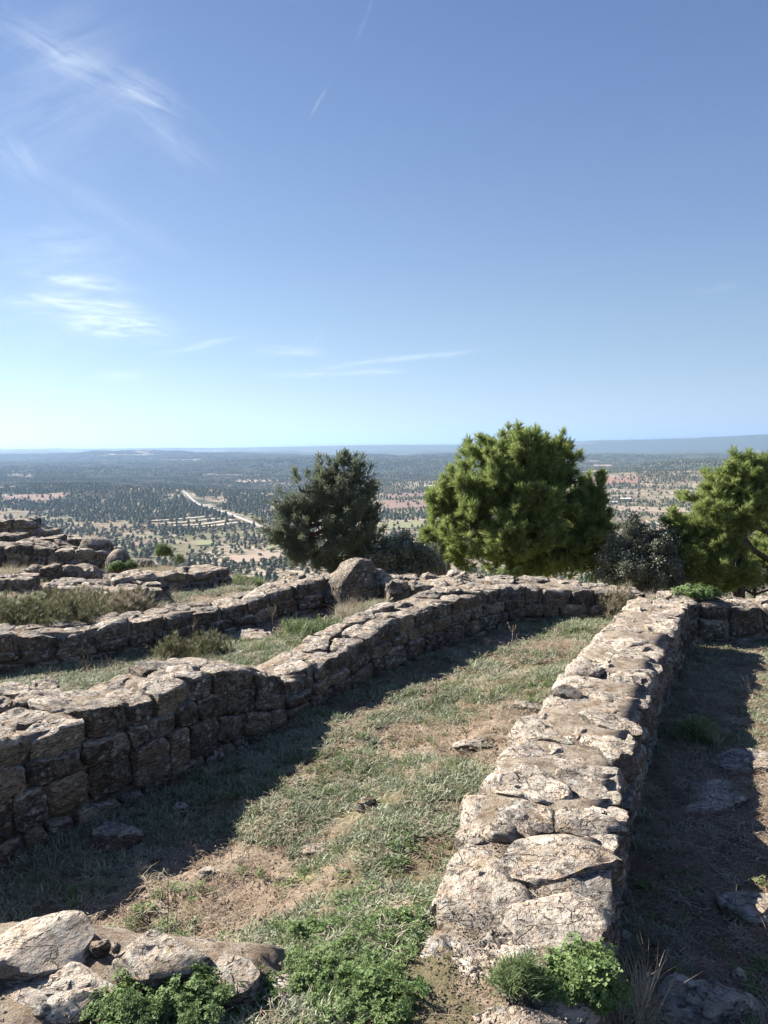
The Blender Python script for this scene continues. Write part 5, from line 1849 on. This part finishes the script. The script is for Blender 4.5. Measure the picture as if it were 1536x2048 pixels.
# farm
def box_mesh(name, w_, d_, h, mtl, roof=0.0):
    V = [(-w_ / 2, -d_ / 2, -2), (w_ / 2, -d_ / 2, -2), (w_ / 2, d_ / 2, -2), (-w_ / 2, d_ / 2, -2), (-w_ / 2, -d_ / 2, h), (w_ / 2, -d_ / 2, h), (w_ / 2, d_ / 2, h), (-w_ / 2, d_ / 2, h), (-w_ / 2, 0, h + roof), (w_ / 2, 0, h + roof)]
    F = [(0, 1, 5, 4), (2, 3, 7, 6), (1, 2, 6, 9, 5), (3, 0, 4, 8, 7)]
    return mesh_np(name, V, F, mtl, False)


M_PLAST = plain('farm_plaster', (.50, .44, .38), (.40, .35, .30), .3)
M_ROOF = plain('pale_sheet_roof', (.62, .58, .54), (.52, .48, .44), .2)
M_DARK = plain('dark_opening', (.02, .02, .02), (.04, .04, .04), 1)


def farm(px, py, w_, d_, h, label, rot, nwin):
    x, y, z = hit(px, py)
    root = thing('farm_building', label, 'building', (x, y, z))
    parts = [obj('wall', box_mesh('wall', w_, d_, h, M_PLAST, 1.6), root, (x, y, z))]
    e = .8
    V = [(-w_ / 2 - e, -d_ / 2 - e, h - .3), (w_ / 2 + e, -d_ / 2 - e, h - .3), (w_ / 2 + e, 0, h + 1.9), (-w_ / 2 - e, 0, h + 1.9), (w_ / 2 + e, d_ / 2 + e, h - .3), (-w_ / 2 - e, d_ / 2 + e, h - .3)]
    V = V + [(a, b, c - .35) for a, b, c in V]
    F = [(0, 1, 2, 3), (3, 2, 4, 5), (6, 9, 8, 7), (9, 11, 10, 8), (0, 6, 7, 1), (5, 4, 10, 11), (0, 3, 9, 6), (3, 5, 11, 9), (1, 7, 8, 2), (2, 8, 10, 4)]
    obj('roof', mesh_np('roof', V, F, M_ROOF, False), root, (x, y, z))
    for k_ in range(nwin):
        xx = -w_ / 2 + w_ * (k_ + .5) / nwin
        o = obj('window', None, root, (x, y, z))
        bpy.data.objects.remove(o)
        V = [(xx - 1.1, -d_ / 2 - .06, h * .35), (xx + 1.1, -d_ / 2 - .06, h * .35), (xx + 1.1, -d_ / 2 - .06, h * .75), (xx - 1.1, -d_ / 2 - .06, h * .75)]
        V = V + [(a, b + .12, c) for a, b, c in V]
        F = [(0, 1, 2, 3), (0, 4, 5, 1), (1, 5, 6, 2), (2, 6, 7, 3), (3, 7, 4, 0), (7, 6, 5, 4)]
        obj('window', mesh_np('window', V, F, M_DARK, False), root, (x, y, z))
    root.rotation_euler[2] = rot
    return root


farm(1208, 1008, 52, 11, 4.0, 'long low farm shed with a pale roof in the valley, right of the big pine', .05, 8)
farm(1252, 1003, 22, 12, 6.0, 'smaller farm house beside the long pale-roofed shed in the valley', -.15, 3)
farm(905, 950, 60, 16, 5.0, 'tiny pale shed in the far valley left of the big pine', .1, 4)
farm(1092 - 232, 975, 30, 12, 5.0, 'tiny pale farm house in the valley between juniper and pine', .1, 3)


def tree_blob(name, w_, h, mtl, seed, pine=False, lob=4, nu=8, nv=5, trunk=True):
    rg = np.random.default_rng(seed)
    V, F = [], []
    for l in range(lob):
        if pine:
            c = np.array([rg.normal(0, w_ * .06), rg.normal(0, w_ * .06), h * (.30 + .6 * l / lob)])
            r = w_ / 2 * (1.05 - .72 * l / lob)
            rz = h * .24
        else:
            a = rg.uniform(0, 6.28)
            c = np.array([cos(a) * w_ * .2, sin(a) * w_ * .2, h * rg.uniform(.5, .68)])
            r = w_ * rg.uniform(.24, .36)
            rz = r * rg.uniform(.7, 1.0)
        k0 = len(V)
        for i in range(nv + 1):
            ph = pi * i / nv
            for j in range(nu):
                th = 2 * pi * j / nu
                q = 1 + rg.uniform(-.24, .24)
                V.append(c + np.array([cos(th) * sin(ph) * r * q, sin(th) * sin(ph) * r * q, cos(ph) * rz * q]))
        for i in range(nv):
            for j in range(nu):
                a_, b_ = k0 + i * nu + j, k0 + i * nu + (j + 1) % nu
                F.append((a_, a_ + nu, b_ + nu, b_))
    if trunk:
        tube(V, F, [(0, 0, -1), (.1, 0, h * .25), (0, .1, h * .55)], w_ * .05, w_ * .03, 4)
    return mesh_np(name, V, F, mtl, smooth=False)


TO = [proto(tree_blob('olive_tree', 5.4, 4.6, M_OLIVE, k)) for k in range(4)]
TP = [proto(tree_blob('far_pine', 5.0, 7.5, M_FPINE, 10 + k, True)) for k in range(3)]


def cluster(seed, n, spread, mtl, w_, h):
    rg = np.random.default_rng(seed)
    V, F = [], []
    for i in range(n):
        c = rg.uniform(-spread, spread, 2)
        s = rg.uniform(.6, 1.25)
        k0 = len(V)
        nu = 6
        for a_, r_ in ((.1, .75), (.45, 1.0), (.8, .6)):
            for j in range(nu):
                q = rg.uniform(.75, 1.25)
                V.append(np.array([c[0] + cos(j * 2 * pi / nu) * w_ / 2 * r_ * s * q, c[1] + sin(j * 2 * pi / nu) * w_ / 2 * r_ * s * q, h * a_ * s]))
        V.append(np.array([c[0], c[1], h * s]))
        for l in range(2):
            for j in range(nu):
                F.append((k0 + l * nu + j, k0 + l * nu + (j + 1) % nu, k0 + (l + 1) * nu + (j + 1) % nu, k0 + (l + 1) * nu + j))
        for j in range(nu):
            F.append((k0 + 2 * nu + j, k0 + 2 * nu + (j + 1) % nu, k0 + 3 * nu))
    return mesh_np('tree_cluster', V, F, mtl, smooth=False)


TC = [proto(cluster(k, 14, 21, M_FPINE if k < 3 else M_OLIVE, 7, 8)) for k in range(4)]

rg = np.random.default_rng(77)
SP = 7.0
gx, gy = np.meshgrid(np.arange(-2100, 2100, SP), np.arange(330, 3000, SP))
gx, gy = gx.ravel(), gy.ravel()
ca, sa = cos(.35), sin(.35)
fid = np.floor(gx * ca / 90 + gy * sa / 90 + fbm(gx / 300, gy / 300, oct=2, s=1)) * 7 + np.floor(-gx * sa / 70 + gy * ca / 70)
kind_ = _hash(fid.astype(np.int64) + 5000, (fid * 0).astype(np.int64), (fid * 0).astype(np.int64), 9)
ang = kind_ * 3
fm = forest_mask(gx, gy) + .45 * fbm(gx / 90, gy / 90, oct=4, s=75)
forest = fm > .40
grove = (~forest) & (kind_ > .48)
u = rg.uniform(0, 1, len(gx))
px_ = 768 + FPX * gx / gy
keep = (np.abs(gx / gy) < .72) & ((forest & (u < np.interp(gy, [500, 1300, 1900], [.55, .66, .82]))) | (grove & (u < .36)) | ((~forest) & (~grove) & (u < .05)))
x = gx + np.where(forest, rg.uniform(-.6, .6, len(gx)) * SP, rg.normal(0, .9, len(gx)))
y = gy + np.where(forest, rg.uniform(-.6, .6, len(gx)) * SP, rg.normal(0, .9, len(gx)))
# keep roads, strips and fields open
for s_ in strips:
    wd = 15 if s_ is road else 14
    for q in s_[::2]:
        keep &= (x - q[0]) ** 2 + (y - q[1]) ** 2 > wd * wd
for i, pc in enumerate(PATCHES):
    keep &= ~(in_poly(pc, x, y) & (u > (.12 if i not in (5, 6, 7, 11, 12) else .2)))
x, y, forest, gr_, u2 = x[keep], y[keep], forest[keep], grove[keep], rg.uniform(0, 1, keep.sum())
z = gz(x, y) - .15
r = np.hypot(x, y)
isp = forest & ((fbm(x / 130, y / 130, oct=3, s=76) > np.where(y < 1500, .30, .08)) | (u2 < .10))
sc = rg.uniform(.65, 1.35, len(x)) * np.where(forest & ~isp, .95, 1.0) * np.where(~forest, .85, 1.0)
# what the camera can see of them: ray from the eye must clear the land
inv = np.abs(x / y) < .53
vis = inv.copy()
for t_ in np.linspace(.02, .97, 60):
    vis &= (H + (z + 4 - H) * t_) > gz(x * t_, y * t_) - .2
print('valley trees', len(x), 'seen', vis.sum(), 'pines', isp.sum())
py_t = 893 + FPX * (H - z) / y
vis &= py_t < np.interp(768 + FPX * x / y, [0, 200, 300, 470, 600, 601, 760, 761, 850, 851, 1230, 1231, 1350, 1351], [1040, 1085, 1115, 1130, 1130, 950, 950, 1080, 1090, 830, 830, 1050, 1050, 900])
single = np.zeros(len(x), bool)
for sel, protos_, nm, lab, cat, grp in ((~isp, TO, 'olive_tree', 'small rounded grey-green tree, one of many dotting the near valley floor', 'tree', 'rounded trees scattered over the valley floor'),
                                        (isp, TP, 'pine_tree', 'small dark pointed pine, one of many in the woods of the near valley', 'pine tree', 'dark pines in the valley woods')):
    idx = np.where(sel & vis)[0]
    size = sc[idx] / y[idx]
    idx = idx[np.argsort(-size)][:300]
    single[idx] = True
    for i in idx:
        pr = protos_[int(rg.integers(0, len(protos_)))]
        o = obj(nm, pr.data, None, (float(x[i]), float(y[i]), float(z[i])), lab, cat, grp)
        o.rotation_euler[2] = float(rg.uniform(0, 6.28))
        o.scale = (float(sc[i]),) * 3
rest = ~single
n_ = rest.sum()
scatter('valley_trees', np.stack([x[rest], y[rest], z[rest]], 1), np.stack([np.zeros(n_), np.zeros(n_), rg.uniform(0, 6.28, n_)], 1), sc[rest],
        TO + TP, np.where(isp[rest], 4 + rg.integers(0, 3, n_), rg.integers(0, 4, n_)), kind='stuff')
# woods further out, in clumps
gx, gy = np.meshgrid(np.arange(-4900, 4900, 36.), np.arange(2900, 6800, 36.))
gx, gy = gx.ravel() + rg.uniform(-14, 14, gx.size), gy.ravel() + rg.uniform(-14, 14, gy.size)
fm = forest_mask(gx, gy) + .35 * fbm(gx / 160, gy / 120, oct=4, s=79)
k = (np.abs(gx / gy) < .72) & (rg.uniform(0, 1, gx.size) < sst((fm - .32) / .3))
for i, pc in enumerate(PATCHES):
    k &= ~in_poly(pc, gx, gy)
gx, gy = gx[k], gy[k]
n_ = len(gx)
print('clusters', n_)
scatter('far_woods', np.stack([gx, gy, gz(gx, gy) - 1], 1), np.stack([np.zeros(n_), np.zeros(n_), rg.uniform(0, 6.28, n_)], 1), rg.uniform(.8, 1.2, n_), TC, kind='stuff')

# wooded slope just below the site, rougher scrub
n_ = 5000
rr_ = 95 * np.exp(rg.uniform(0, 1, n_) * math.log(420 / 95))
aa_ = rg.uniform(-.6, .6, n_)
gx, gy = rr_ * np.sin(aa_), rr_ * np.cos(aa_)
scatter('slope_scrub', np.stack([gx, gy, gz(gx, gy) - .3], 1), np.stack([np.zeros(n_), np.zeros(n_), rg.uniform(0, 6.28, n_)], 1), rg.uniform(.4, .8, n_), TO, kind='stuff')

# ------------------------------------------------------------------ air
m_ = bpy.data.materials.new('air')
m_.use_nodes = True
t = NT(m_.node_tree)
pv = t.n('ShaderNodeVolumePrincipled', {'Color': (.46, .67, 1.0, 1), 'Density': 7.0e-5, 'Anisotropy': .3})
t.n('ShaderNodeOutputMaterial', {'Volume': pv.outputs[0]})
zl = float(GZ.min()) - 1
zh = float(GZ.max()) + 20
s = 60000
V = [(-s, -s, zl), (s, -s, zl), (s, s, zl), (-s, s, zl), (-s, -s, zh), (s, -s, zh), (s, s, zh), (-s, s, zh)]
F = [(0, 3, 2, 1), (4, 5, 6, 7), (0, 1, 5, 4), (1, 2, 6, 5), (2, 3, 7, 6), (3, 0, 4, 7)]
obj('haze', mesh_np('haze', V, F, m_, False), kind='stuff')
for o in THINGS:
    if '_w' in o:
        del o['_w']
print('objects', len(scene.objects), 'haze top', zh)
